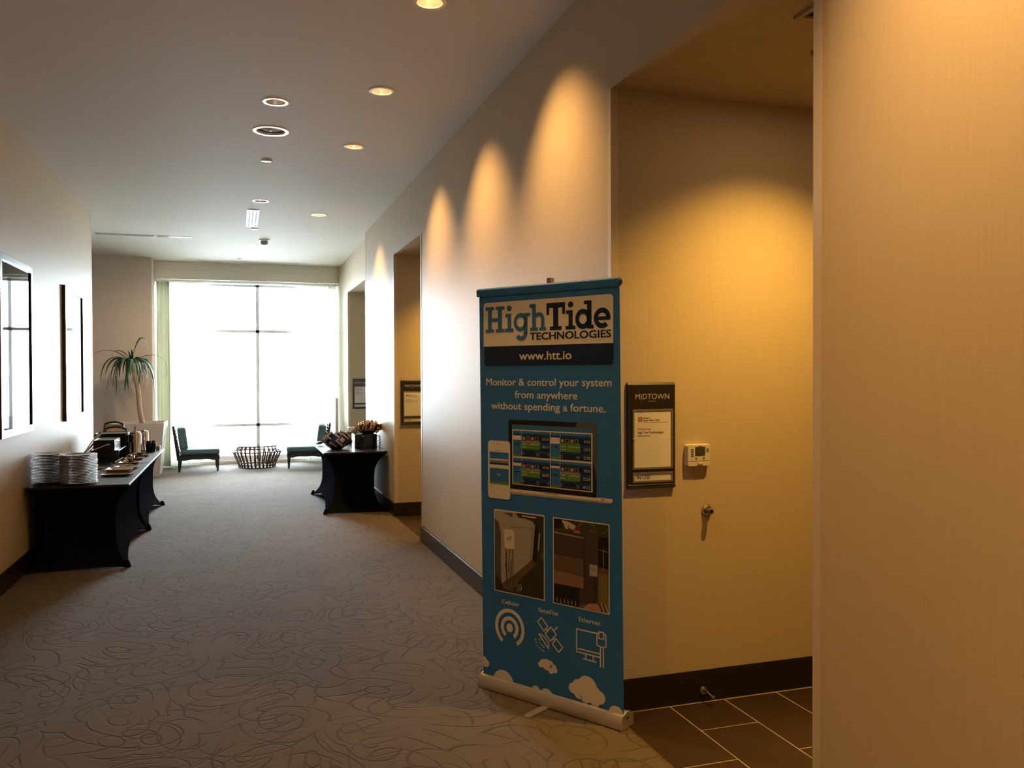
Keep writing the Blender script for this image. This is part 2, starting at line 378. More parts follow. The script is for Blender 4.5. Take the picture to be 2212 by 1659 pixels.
def put_text(mb, s, x0, x1, zb, cap, y, m_=0, bold=0.0, align='fit', ref='H'):
    """adds lettering on the x-z plane (facing -y); fitted between x0 and x1, cap height given"""
    if s not in _tc: _tc[s] = text_mesh(s)
    vs, fs = _tc[s]
    if ref not in _tc: _tc[ref] = text_mesh(ref)
    hz = max(v[1] for v in _tc[ref][0])
    xa = min(v[0] for v in vs); xb = max(v[0] for v in vs)
    sz = cap / hz; sx = (x1 - x0) / (xb - xa)
    if align == 'left': sx = sz
    for k, (dx, dz) in enumerate([(0, 0)] if not bold else [(0, 0), (-1, 0.5), (1, -0.5), (-1, -0.5), (1, 0.5)]):
        i = len(mb.v)
        mb.v += [(x0 + (v[0] - xa) * sx + dx * bold * sz, y - 0.00002 * k, zb + v[1] * sz + dz * bold * sz) for v in vs]
        for f in fs: mb.f.append(tuple(i + j for j in f)); mb.m.append(m_)
def flat(mb, pts, y, m_=0): mb.poly([(p[0], y, p[1]) for p in pts], m_)
def rect(mb, x0, x1, z0, z1, y, m_=0): mb.quad((x0, y, z0), (x1, y, z0), (x1, y, z1), (x0, y, z1), m_)
def rrect_pts(x0, x1, z0, z1, r, corners='abcd', n=5):
    out = []
    for k, (cx, cz, a0) in dict(a=(x1 - r, z1 - r, 0), b=(x0 + r, z1 - r, 90), c=(x0 + r, z0 + r, 180), d=(x1 - r, z0 + r, 270)).items():
        if k in corners:
            out += [(cx + r * math.cos(R(a0 + 90 * t / n)), cz + r * math.sin(R(a0 + 90 * t / n))) for t in range(n + 1)]
        else:
            out.append({'a': (x1, z1), 'b': (x0, z1), 'c': (x0, z0), 'd': (x1, z0)}[k])
    return out
def disc(mb, x, z, rx, rz_, y, m_=0, n=20): flat(mb, [(x + rx * math.cos(2 * math.pi * k / n), z + rz_ * math.sin(2 * math.pi * k / n)) for k in range(n)], y, m_)
def arc(mb, x, z, r0, r1, a0, a1, y, m_=0, n=24, sx=1.0):
    for k in range(n):
        a, b = R(a0 + (a1 - a0) * k / n), R(a0 + (a1 - a0) * (k + 1) / n)
        mb.quad((x + sx * r0 * math.cos(a), y, z + r0 * math.sin(a)), (x + sx * r1 * math.cos(a), y, z + r1 * math.sin(a)),
                (x + sx * r1 * math.cos(b), y, z + r1 * math.sin(b)), (x + sx * r0 * math.cos(b), y, z + r0 * math.sin(b)), m_)
def line(mb, pts, wd, y, m_=0, closed=False):
    pts = [Vector((p[0], p[1])) for p in pts]
    if closed: pts = pts + [pts[0]]
    for a, b in zip(pts[:-1], pts[1:]):
        d = (b - a).normalized(); n_ = Vector((-d.y, d.x)) * wd / 2; e = d * wd / 2
        flat(mb, [a - e - n_, b + e - n_, b + e + n_, a - e + n_], y, m_)

# ------------------------------------------------------------------ the setting
TOP = 3.95; YB = -3.2; YE = 16.02
carp = MB()
carp.box(-6.2, WX, YB, 15.9, -0.06, 0.0)
carp.box(WX, 1.75, 11.6, 15.9, -0.06, 0.0)
struct('floor', carp, M['carpet'], 'taupe brown carpet with carved swirl lines')
# ceiling with round openings for the recessed fixtures
LIT = WALLWASH
UNLIT = [(0.268, 6.208), (0.257, 9.798), (0.243, 13.206), (0.268, 2.7)]
def ceiling():
    bm = bmesh.new(); edges = []
    def loop(pts):
        vs = [bm.verts.new((p[0], p[1], CEIL)) for p in pts]
        for a, b in zip(vs, vs[1:] + vs[:1]): edges.append(bm.edges.new((a, b)))
    loop([(-6.2, YB), (3.4, YB), (3.4, YE + 0.1), (-6.2, YE + 0.1)])
    for x, y in LIT + UNLIT:
        loop([(x + 0.073 * math.cos(2 * math.pi * k / 28), y + 0.073 * math.sin(2 * math.pi * k / 28)) for k in range(28)])
    loop([(0.263 + 0.112 * math.cos(2 * math.pi * k / 36), 6.96 + 0.112 * math.sin(2 * math.pi * k / 36)) for k in range(36)])
    bmesh.ops.triangle_fill(bm, edges=edges, use_beauty=True)
    me = bpy.data.meshes.new('ceiling'); bm.to_mesh(me); bm.free(); me.materials.append(M['ceil'])
    o = bpy.data.objects.new('ceiling', me); C.objects.link(o); o['kind'] = 'structure'; o['label'] = 'smooth painted corridor ceiling'
ceiling()
struct('ceiling_slab', MB().box(-6.3, 3.5, YB - 0.1, YE + 0.2, TOP, TOP + 0.15), M['ceil'])
# right wall: blocks between the door alcoves, header above them
X3 = 3.40
def wall(name, x0, x1, y0, y1, z0, z1, label=None): return struct(name, MB().box(x0, x1, y0, y1, z0 if z0 > 0 else -0.06, z1), M['wall_taupe' if 'lounge' in name or 'window' in name else 'wall'], label)
wall('wall_right', WX, X3, YB, 2.164, 0, TOP, 'tan linen wallpaper on the nearest stretch of right wall')
wall('wall_right', WX, X3, 3.63, 7.95, 0, TOP, 'wallpapered right wall behind the blue banner')
wall('wall_right', WX, X3, 9.41, 11.60, 0, TOP, 'wallpapered right wall pier beside the snack table')
wall('wall_right', 1.75, X3, 14.24, YE + 0.1, 0, TOP, 'recessed right wall next to the window')
wall('wall_right', 1.75, X3, 11.60, 12.10, 0, TOP)
wall('wall_right', WX, X3, 2.164, 3.63, HEAD, TOP, 'header above the near alcove')
wall('wall_right', WX, X3, 7.95, 9.41, HEAD, TOP, 'header above the middle alcove')
wall('wall_right', 1.75, X3, 12.10, 14.24, 2.947, TOP, 'header above the far alcove')
for y0, y1 in ((2.164, 3.63), (7.95, 9.41), (12.10, 14.24)):
    wall('wall_alcove', X3, X3 + 0.1, y0, y1, 0, TOP)
wall('wall_left', LX - 0.18, LX, YB, 11.18, 0, TOP, 'glossy wallpapered left wall with two framed prints')
wall('wall_back', -6.2, WX, YB - 0.1, YB, 0, TOP)
wall('wall_lounge_left', -6.3, -6.2, 11.0, YE, 0, TOP)
wall('wall_lounge_near', -6.2, LX - 0.18, 11.0, 11.18, 0, TOP)
wall('wall_lounge_far', -6.2, -1.33, 15.05, YE + 0.1, 0, TOP, 'beige wall behind the potted plant')
wall('wall_window', -1.33, 1.75, 16.0, 16.12, 3.24, TOP)
struct('wall_window_sill', MB().box(-1.33, 1.75, 15.9, 16.12, -0.06, 0.05), M['white'])
# corner guards
def guards(n, x, y, inner, ztop, label=None):
    mb = MB(); mb.box(x - 0.003, x + 0.0, min(y, y + inner), max(y, y + inner), 0.152, ztop)      # on the corridor face
    a, b = (y - 0.003, y) if inner > 0 else (y, y + 0.003)
    mb.box(x - 0.003, x + 0.034, a, b, 0.152, ztop)                                # on the alcove face
    struct('trim_%d' % n, mb, M['guard'], label)
guards(1, WX, 2.164, -0.034, 3.515, 'pale corner guard on the near wall edge')
guards(2, WX, 3.63, 0.034, HEAD); guards(3, WX, 7.95, -0.034, HEAD); guards(4, WX, 9.41, 0.034, HEAD); guards(5, WX, 11.60, -0.034, 3.515)
guards(6, 1.75, 14.24, 0.034, 2.947)
struct('trim_7', MB().box(LX, LX + 0.003, 11.146, 11.183, 0.152, 3.515).box(LX - 0.034, LX, 11.18, 11.183, 0.152, 3.515), M['guard'])
# baseboards
def bb(name, x0, x1, y0, y1):
    mb = MB(); mb.box(x0, x1, y0, y1, 0, 0.143)
    ix, iy = (0.004, 0) if (x1 - x0) < (y1 - y0) else (0, 0.004)
    mb.box(x0 + ix, x1 - ix, y0 + iy, y1 - iy, 0.143, 0.152)
    return struct(name, mb, M['base'])
T = 0.014
bb('baseboard_right', WX - T, WX, YB, 2.164 + T); bb('baseboard_right', WX - T, WX, 3.63 - T, 7.95 + T); bb('baseboard_right', WX - T, WX, 9.41 - T, 11.60 + T)
bb('baseboard_right', 1.75 - T, 1.75, 14.24 - T, 15.95); 
for y0, y1 in ((2.164, 3.63), (7.95, 9.41)):
    bb('baseboard_alcove', WX, X3, y1 - T, y1); bb('baseboard_alcove', WX, X3, y0, y0 + T)
bb('baseboard_alcove', 1.75, X3, 14.24 - T, 14.24)
bb('baseboard_left', LX, LX + T, YB, 11.18 + T); bb('baseboard_lounge', -6.2, -1.33, 15.05 - T, 15.05)
# alcove floors: tiles in running bond with recessed grout, a metal strip at the carpet
def tile_floor(x0, y0, y1, label, first):
    bed = MB().box(x0, X3, y0, y1, -0.05, -0.0012)
    f = struct('floor_alcove', bed, M['grout'], label)
    pitch = 0.297; ln = 0.598; g = 0.0052
    k = 0; x = x0 + 0.006
    meshes = {}
    while x < X3 - 0.02:
        xb = min(x0 + (k + 1) * pitch - g, X3)
        off = 3.03 if k % 2 == 0 else 3.325
        base = y1 - 3.63 + off
        ys = [base + j * ln for j in range(-4, 3)]
        for ya, yb in zip(ys[:-1], ys[1:]):
            a, b = max(ya + g / 2, y0 + T + 0.006), min(yb - g / 2, y1 - T - 0.008)
            if b - a < 0.03: continue
            key = (round(xb - x, 3), round(b - a, 3))
            if key not in meshes:
                t = MB(); t.frustum(0, 0, -0.006, 0.0, key[0] / 2, key[1] / 2, key[0] / 2 - 0.001, key[1] / 2 - 0.001)
                meshes[key] = t.build('tile', M['tile'], f); o = meshes[key]
            else:
                o = meshes[key].copy(); C.objects.link(o)
            o.location = ((x + xb) / 2, (a + b) / 2, random.uniform(-0.0004, 0.0004))
        x = xb + g; k += 1
    st = MB().box(x0 - 0.004, x0 + 0.004, y0, y1, -0.02, 0.002); st.build('edge_strip', M['strip'], f)
tile_floor(WX, 2.164, 3.63, 'dark brown tile floor of the near alcove', 0)
tile_floor(WX, 7.95, 9.41, 'dark brown tile floor of the middle alcove', 0)
tile_floor(1.75, 12.10, 14.24, 'dark brown tile floor of the far alcove', 0)
# doors at the backs of the alcoves
def door(n, y0, y1):
    d = struct('door_%d' % n, MB().box(X3 - 0.03, X3 + 0.0, y0 + 0.2, y1 - 0.2, 0.0, 2.2), M['door'])
    MB().box(X3 - 0.045, X3, y0 + 0.14, y0 + 0.2, 0.0, 2.26).box(X3 - 0.045, X3, y1 - 0.2, y1 - 0.14, 0.0, 2.26).box(X3 - 0.045, X3, y0 + 0.14, y1 - 0.14, 2.2, 2.26).build('door_frame', M['base'], d)
    MB().tube([(X3 - 0.03, y0 + 0.3, 1.0), (X3 - 0.08, y0 + 0.3, 1.0), (X3 - 0.08, y0 + 0.42, 1.0)], 0.01).build('door_handle', M['chrome'], d, smooth=True)
door(1, 2.164, 3.63); door(2, 7.95, 9.41); door(3, 12.10, 14.24)

# ------------------------------------------------------------------ window, valance, curtains, outside
win = MB(); y0, y1 = 16.02, 16.09
for z0, z1 in ((0.05, 0.13), (0.655, 0.705), (2.345, 2.395), (3.17, 3.24)): win.box(-1.33, 1.75, y0, y1, z0, z1)
for x in (-1.33, 0.352, 1.75): win.box(x - (0.030 if x == 0.352 else 0.0) - (0.05 if x == 1.75 else 0), x + (0.030 if x == 0.352 else 0.0) + (0.05 if x == -1.33 else 0), y0, y1, 0.05, 3.24)
wo = struct('window_1', win, M['alu'], 'tall corridor end window with six panes, glaring white')
for xa, xb in ((-1.28, 0.322), (0.382, 1.70)):
    for za, zb in ((0.13, 0.655), (0.705, 2.345), (2.395, 3.17)):
        MB().box(xa, xb, 16.05, 16.056, za, zb).build('pane', M['glass'], wo)
va = MB(); va.box(-1.328, 1.748, 15.50, 15.54, 3.222, 3.513); va.box(-1.328, 1.748, 15.485, 15.50, 3.39, 3.513)
tag(va.build('valance', M['valance']), 'cream pelmet board across the top of the window', 'valance')
rail = MB().box(-1.32, 1.74, 15.66, 15.70, 3.19, 3.225).box(-1.32, 1.74, 15.78, 15.82, 3.19, 3.225)
rail.box(-1.32, -1.30, 15.60, 15.85, 3.19, 3.30).box(1.73, 1.75, 15.60, 15.85, 3.19, 3.30)
tag(rail.build('curtain_rail', M['white']), 'white double curtain rail tucked under the window pelmet', 'curtain rail')
def curtain(x0, x1, ya, amp, pitch, z0, z1, name, m_, label):
    n = int((x1 - x0) / pitch * 10); mb = MB(); zz = [z0, z0 + 0.4, 1.5, z1 - 0.3, z1]
    rnd = [random.uniform(0.6, 1.2) for _ in range(200)]
    for j, z in enumerate(zz):
        for k in range(n + 1):
            x = x0 + (x1 - x0) * k / n; a = amp * rnd[int((x - x0) / pitch)] * (0.7 if j == len(zz) - 1 else 1)
            mb.v.append((x + 0.006 * math.sin(z * 3 + k), ya + a * math.sin(2 * math.pi * (x - x0) / pitch), z))
    for j in range(len(zz) - 1):
        for k in range(n):
            i = j * (n + 1) + k; mb.f.append((i, i + 1, i + n + 2, i + n + 1)); mb.m.append(0)
    o = mb.build(name, m_, smooth=True); s = o.modifiers.new('thick', 'SOLIDIFY'); s.thickness = 0.0015
    return tag(o, label, 'curtain')
def drape_mat():
    mt = bpy.data.materials.new('pale_green_drape'); mt.use_nodes = True; n = mt.node_tree.nodes; l = mt.node_tree.links
    n.clear(); out = n.new('ShaderNodeOutputMaterial'); tl = n.new('ShaderNodeBsdfTranslucent'); df = n.new('ShaderNodeBsdfDiffuse')
    tl.inputs[0].default_value = (0.60, 0.62, 0.50, 1); df.inputs[0].default_value = (0.66, 0.66, 0.56, 1)
    a = n.new('ShaderNodeMixShader'); a.inputs[0].default_value = 0.72; l.new(tl.outputs[0], a.inputs[1]); l.new(df.outputs[0], a.inputs[2]); l.new(a.outputs[0], out.inputs[0]); return mt
M['drape'] = drape_mat()
curtain(-1.31, -1.10, 15.68, 0.028, 0.075, 0.02, 3.19, 'drape', M['drape'], 'pale green curtain gathered at the left of the window')
curtain(-1.12, -0.62, 15.80, 0.022, 0.09, 0.02, 3.19, 'sheer_curtain', M['sheer'], 'sheer white curtain left of the window mullion')
curtain(1.12, 1.60, 15.80, 0.022, 0.09, 0.02, 3.19, 'sheer_curtain', M['sheer'], 'sheer white curtain near the right end of the window')
curtain(1.58, 1.73, 15.68, 0.026, 0.07, 0.02, 3.19, 'drape', M['sheer'], 'narrow curtain gathered in the right window corner')
struct('floor_bounce_terrace', MB().box(-14, 14, 16.12, 40, -0.3, -0.12), M['concrete'], 'pale terrace slab added outside to bounce daylight in')  # added slab, kept pale to bounce skylight up onto the ceiling

# ------------------------------------------------------------------ ceiling fixtures
def downlight(x, y, z, lit, label, group=None):
    root = empty('downlight', (x, y, z), 0, label, 'ceiling light', group)
    mb = MB(); mb.nocap = True
    mb.lathe([(0.068, 0.002), (0.068, -0.004), (0.087, -0.004), (0.089, 0.0)], 32); mb.build('trim_ring', M['trim'], root, smooth=True)
    rf = MB(); rf.nocap = True; rf.lathe([(0.0725, -0.002), (0.066, 0.05), (0.052, 0.10), (0.035, 0.13)], 32); rf.build('reflector', M['reflector'], root, smooth=True, fix=False)
    bl = MB(); bl.lathe([(0.0, 0.098), (0.02, 0.10), (0.034, 0.115), (0.036, 0.14), (0.0, 0.141)], 20); bl.build('lamp', M['bulb'] if lit else M['bulb_off'], root, smooth=True)
    cn = MB(); cn.nocap = True; cn.lathe([(0.076, 0.001), (0.076, 0.16), (0.0, 0.16)], 20); cn.build('housing', M['dark'], root)
    return root
names = ['lit downlight cut off by the top of the picture', 'lit downlight nearest the right wall, above the banner side', 'lit downlight third along the right hand row', 'farthest lit downlight of the right hand row']
for k, (x, y) in enumerate(LIT[:4]): downlight(x, y, CEIL, True, names[k])
downlight(LIT[4][0], LIT[4][1], CEIL, True, 'lit downlight beside the near right wall, out of frame'); downlight(LIT[5][0], LIT[5][1], CEIL, True, 'lit downlight behind the camera near the right wall')
for (x, y), s in zip(UNLIT, ['nearest dim downlight of the centre row, beside the round speaker', 'dim downlight of the centre row just before the slotted diffuser', 'dim centre downlight nearest the window, beside the smoke detector', 'unseen downlight added overhead in the centre row, out of frame']): downlight(x, y, CEIL, False, s)
# alcove downlights are recessed in the header; built as surface cans just under it
for (x, y), s in zip(ALCOVE_LAMPS, ['lit downlight in the near alcove ceiling', 'lit downlight in the middle alcove ceiling']):
    root = empty('downlight', (x, y, HEAD), 0, s, 'ceiling light')
    mb = MB(); mb.lathe([(0.0, -0.001), (0.06, -0.001), (0.075, -0.008), (0.089, -0.004), (0.09, 0.0)], 28); mb.build('trim_ring', M['trim'], root, smooth=True)
    b2 = MB(); b2.lathe([(0.0, -0.010), (0.05, -0.009), (0.055, -0.003), (0.0, -0.003)], 24); b2.build('lamp', M['bulb'], root)
sp = empty('ceiling_speaker', (0.263, 6.96, CEIL), 0, 'round grey ceiling speaker with white ring', 'speaker')
mb = MB(); mb.nocap = True; mb.lathe([(0.108, 0.014), (0.111, -0.005), (0.136, -0.005), (0.14, 0.0)], 40); mb.build('rim', M['trim'], sp, smooth=True)
mb = MB(); mb.lathe([(0.1115, 0.024), (0.109, 0.022), (0.080, 0.012), (0.0, 0.004)], 40); mb.build('grille', M['grey'], sp, smooth=True)
mb = MB(); mb.lathe([(0.0, -0.002), (0.010, -0.001), (0.011, 0.005), (0.0, 0.005)], 12); mb.build('centre_badge', M['white'], sp)
for (x, y, r, s) in ((0.262, 7.919, 0.048, 'small white sprinkler cover beyond the round speaker'), (0.228, 11.69, 0.045, 'small white sprinkler cover just beyond the slotted diffuser'), (0.043, 14.75, 0.03, 'tiny sprinkler cover nearest the window')):
    o = MB().lathe([(0.0, -0.011), (r * 0.9, -0.010), (r, -0.006), (r, 0.0), (0, 0)], 24).build('sprinkler_cover', M['trim'], smooth=True); o.location = (x, y, CEIL); tag(o, s, 'sprinkler')
sd = empty('smoke_detector', (0.378, 12.616, CEIL), 0, 'smoke detector hanging from the far ceiling', 'smoke detector')
MB().lathe([(0.075, 0.0), (0.075, -0.012), (0.06, -0.02), (0, -0.02)], 24).build('base', M['white'], sd, smooth=True)
MB().lathe([(0.052, -0.018), (0.048, -0.06), (0.040, -0.066), (0, -0.066)], 24).build('sensor_head', M['grey'], sd, smooth=True)
MB().lathe([(0.032, -0.064), (0.030, -0.078), (0, -0.079)], 16).build('cap', M['white'], sd, smooth=True)
df = empty('slot_diffuser', (0.188, 10.91, CEIL), 0, 'white slotted air diffuser on the far ceiling', 'air vent')
MB().box(-0.068, 0.068, -0.565, 0.565, -0.003, 0.0).build('backing', M['dark'], df)
for k in range(4): MB().box(-0.068 + k * 0.0385, -0.068 + k * 0.0385 + 0.0205, -0.565, 0.565, -0.007, -0.003).build('blade', M['trim'], df)
MB().box(-0.068, 0.068, -0.58, -0.565, -0.010, 0).build('end_cap', M['trim'], df); MB().box(-0.068, 0.068, 0.565, 0.58, -0.010, 0).build('end_cap', M['trim'], df)
for (x0, x1, ya, yb, s) in ((-1.82, -0.60, 12.63, 12.74, 'long narrow slot vent at the left of the far ceiling'), (-0.54, 1.26, 15.34, 15.44, 'long slot vent in the ceiling right before the window pelmet')):
    v = empty('slot_vent', ((x0 + x1) / 2, (ya + yb) / 2, CEIL), 0, s, 'air vent'); hx = (x1 - x0) / 2; hy = (yb - ya) / 2
    MB().box(-hx, hx, -hy * 0.6, hy * 0.6, -0.002, 0).build('slot', M['dark'], v)
    MB().box(-hx, hx, -hy, -hy * 0.6, -0.007, 0).build('rail', M['trim'], v); MB().box(-hx, hx, hy * 0.6, hy, -0.007, 0).build('rail', M['trim'], v)
    MB().box(-hx, hx, -0.005, 0.005, -0.005, -0.002).build('rail', M['trim'], v)
vg = empty('ceiling_vent', (2.24, 2.46, HEAD), 0, 'louvred vent in the near alcove ceiling', 'air vent')
MB().box(-0.255, 0.255, -0.22, 0.22, -0.002, 0).build('backing', M['dark'], vg)
for k in range(11): 
    o = MB().obox(Matrix.Rotation(R(35), 4, 'X'), 0.245, 0.013, 0.0012).build('louvre', M['vent'], vg); o.location = (0, -0.19 + k * 0.038, -0.010)
MB().box(-0.262, 0.262, 0.205, 0.232, -0.014, 0).box(-0.262, 0.262, -0.232, -0.205, -0.014, 0).box(-0.262, -0.240, -0.205, 0.205, -0.014, 0).box(0.240, 0.262, -0.205, 0.205, -0.014, 0).build('vent_frame', M['vent'], vg)
o = MB().lathe([(0.0, -0.02), (0.022, -0.018), (0.028, -0.004), (0.028, 0.0), (0, 0)], 20).build('sprinkler_cover', M['btn'], smooth=True); o.location = (2.285, 2.95, HEAD); tag(o, 'small dark sprinkler head in the near alcove ceiling', 'sprinkler')

#PART2
# ------------------------------------------------------------------ roll-up banner
BX = Vector((0.536, -0.844, 0)); ban = empty('retractable_banner', (1.201, 4.14, 0), math.atan2(BX.y, BX.x), 'tall blue roll up banner advertising remote system monitoring', 'banner')
def lean(v): return -0.022 - 0.010 * v
pl = MB(); y = 0.0
zs = [0.05, 0.12, 0.5, 1.0, 1.5, 1.95, 2.0]
for z0, z1 in zip(zs[:-1], zs[1:]):
    pl.quad((lean(z0), y, z0), (lean(z0) + 0.842, y, z0), (lean(z1) + 0.842, y, z1), (lean(z1), y, z1))
panel = pl.build('banner_panel', M['b_teal'], ban, fix=False); s_ = panel.modifiers.new('thick', 'SOLIDIFY'); s_.thickness = 0.0012; s_.offset = -1
tb = MB(); pr = [(-0.006, 1.988), (-0.010, 2.000), (-0.010, 2.022), (0.0, 2.030), (0.010, 2.024), (0.010, 1.990)]
def extrude_x(mb, prof, x0, x1):
    i = len(mb.v); n = len(prof)
    for x in (x0, x1): mb.v += [(x, p[0], p[1]) for p in prof]
    for k in range(n): mb.f.append((i + k, i + (k + 1) % n, i + n + (k + 1) % n, i + n + k)); mb.m.append(mb.cur)
    mb.f.append(tuple(i + k for k in range(n))); mb.m.append(mb.cur); mb.f.append(tuple(i + n + k for k in reversed(range(n)))); mb.m.append(mb.cur)
extrude_x(tb, pr, lean(2.0) - 0.010, lean(2.0) + 0.845); tb.build('top_rail', M['b_teal'], ban, smooth=True)
MB().tube([(lean(2.0) + 0.845, 0, 2.007), (lean(2.0) + 0.852, 0, 2.007)], 0.011).build('rail_end_cap', M['b_black'], ban)
MB().tube([(0.40, 0.022, 0.05), (0.40, 0.022, 2.03)], 0.010).box(0.388, 0.412, 0.004, 0.03, 2.02, 2.055).build('support_pole', M['chrome'], ban, smooth=True)
cs = MB(); prof = [(-0.034, 0.004), (-0.036, 0.02), (-0.032, 0.045), (-0.022, 0.062), (-0.006, 0.066), (-0.004, 0.050), (0.004, 0.050), (0.006, 0.072), (0.03, 0.074), (0.055, 0.062), (0.066, 0.04), (0.066, 0.004)]
extrude_x(cs, prof, -0.022, 0.822)
M['alum'] = mat('brushed_aluminium', (0.66, 0.62, 0.57), 0.36, 0.75, bump=0.05)
cs.build('base_cassette', M['alum'], ban, smooth=True)
for x0, x1 in ((-0.028, -0.022), (0.822, 0.829)):
    e = MB(); extrude_x(e, [(p[0] * 1.04, p[1] * 1.05 - 0.001) for p in prof if not (-0.005 < p[0] < 0.005)], x0, x1); e.build('end_cap', M['alum'], ban)
MB().lathe([(0.0, 0.0), (0.005, 0.0), (0.005, 0.003), (0.0, 0.003)], 12, c=(0.829, 0.015, 0.05), axis='x').build('end_screw', M['b_black'], ban)
ft = MB(); fp = [(-0.02, -0.03), (0.02, -0.03), (0.02, -0.165), (0.014, -0.178), (0.0, -0.183), (-0.014, -0.178), (-0.02, -0.165)]
n = len(fp); ft.v += [(0.40 + p[0], p[1], 0.001) for p in fp] + [(0.40 + p[0], p[1], 0.006) for p in fp]
ft.f += [tuple(range(n)), tuple(range(2 * n - 1, n - 1, -1))] + [(k, (k + 1) % n, n + (k + 1) % n, n + k) for k in range(n)]; ft.m += [0] * (n + 2)
ft.build('foot', M['alum'], ban)
L1, L2, L3, L4 = -0.0012, -0.0018, -0.0024, -0.0030
# logo box
mb = MB(); flat(mb, rrect_pts(-0.012, 0.767, 1.735, 1.956, 0.018, 'ab'), L1, 0); flat(mb, rrect_pts(-0.008, 0.767, 1.637, 1.735, 0.014, 'cd'), L1, 1)
mb.build('logo_box', [M['b_white'], M['b_navy']], panel)
# slab-serif wordmark drawn from the rectified print; u, v in metres
def UX(x):
    t = [(145, 0.0), (360, .131), (455, .187), (635, .291), (805, .388), (1015, .502), (1120, .557), (1330, .663), (1510, .755)]
    for (a, b), (c, d) in zip(t[:-1], t[1:]):
        if x <= c: break
    return b + (d - b) * (x - a) / (c - a)
B0 = 1.804
def slab(mb, m_):
    pass
Hh, xh, sf, st = 0.130, 0.090, 0.017, 0.026
w1 = MB()
def RR(mb, x0, x1, z0, z1, m_=0): rect(mb, x0, x1, B0 + z0, B0 + z1, L2, m_)
# H
for a, b in ((0.002, 0.058), (0.070, 0.126)): RR(w1, a, b, 0, sf); RR(w1, a, b, Hh - sf, Hh)
RR(w1, 0.018, 0.044, sf, Hh - sf); RR(w1, 0.084, 0.110, sf, Hh - sf); RR(w1, 0.044, 0.084, 0.054, 0.073)
# i
def small_i(mb, x): RR(mb, x, x + 0.056, 0, sf); RR(mb, x + 0.017, x + 0.041, sf, xh); RR(mb, x + 0.003, x + 0.017, xh - sf, xh); disc(mb, x + 0.029, B0 + 0.117, 0.0155, 0.0145, L2)
small_i(w1, 0.130)
# g
arc(w1, 0.230, B0 + 0.046, 0.025, 0.0455, 0, 360, L2, n=32, sx=0.95)
RR(w1, 0.250, 0.274, -0.012, xh); RR(w1, 0.274, 0.291, xh - sf, xh)
arc(w1, 0.234, B0 - 0.006, 0.017, 0.0395, -150, 0, L2, n=18, sx=1.0)
# h
RR(w1, 0.286, 0.312, Hh - sf, Hh); RR(w1, 0.302, 0.326, sf, Hh); RR(w1, 0.290, 0.338, 0, sf)
arc(w1, 0.344, B0 + 0.056, 0.013, 0.034, 0, 150, L2, n=14); RR(w1, 0.357, 0.378, sf, 0.057); RR(w1, 0.346, 0.388, 0, sf)
w1.build('logo_lettering', M['b_logo'], panel)
w2 = MB()
# T
RR(w2, 0.390, 0.500, Hh - 0.024, Hh); RR(w2, 0.390, 0.407, Hh - 0.056, Hh - 0.024); RR(w2, 0.483, 0.500, Hh - 0.056, Hh - 0.024)
RR(w2, 0.430, 0.460, 0.018, Hh - 0.024); RR(w2, 0.410, 0.480, 0, 0.018)
small_i(w2, 0.503)
# d
arc(w2, 0.602, B0 + 0.046, 0.023, 0.047, 0, 360, L2, n=32, sx=0.93); RR(w2, 0.625, 0.650, 0.0, Hh); RR(w2, 0.608, 0.625, Hh - sf, Hh); RR(w2, 0.650, 0.662, 0, sf)
# e
arc(w2, 0.708, B0 + 0.046, 0.024, 0.0475, 0, 315, L2, n=32, sx=0.96); RR(w2, 0.684, 0.752, 0.036, 0.053)
put_text(w2, 'TECHNOLOGIES', 0.289, 0.755, 1.7615, 0.0335, L2, 0, bold=0.035)
w2.build('logo_lettering', M['b_navy'], panel)
# slogan
for s_, a, b, z, c, l_, nm in (('www.htt.io', 0.222, 0.536, 1.665, 0.040, L2, 'web_address'), ('Monitor & control your system', 0.004, 0.757, 1.539, 0.035, L1, 'slogan_line'),
                               ('from anywhere', 0.192, 0.569, 1.477, 0.035, L1, 'slogan_line'), ('without spending a fortune.', 0.038, 0.725, 1.420, 0.035, L1, 'slogan_line')):
    mb = MB(); put_text(mb, s_, a, b, z, c, l_, 0, bold=0.016); mb.build(nm, M['b_white'], panel)
for s_, a, b, z, c in (('Cellular', 0.104, 0.216, 0.446, 0.020), ('Satellite', 0.336, 0.455, 0.444, 0.020), ('Ethernet', 0.574, 0.696, 0.442, 0.021)):
    mb = MB(); put_text(mb, s_, a, b, z, c, L1, 0, bold=0.012); mb.build('icon_caption', M['b_white'], panel)
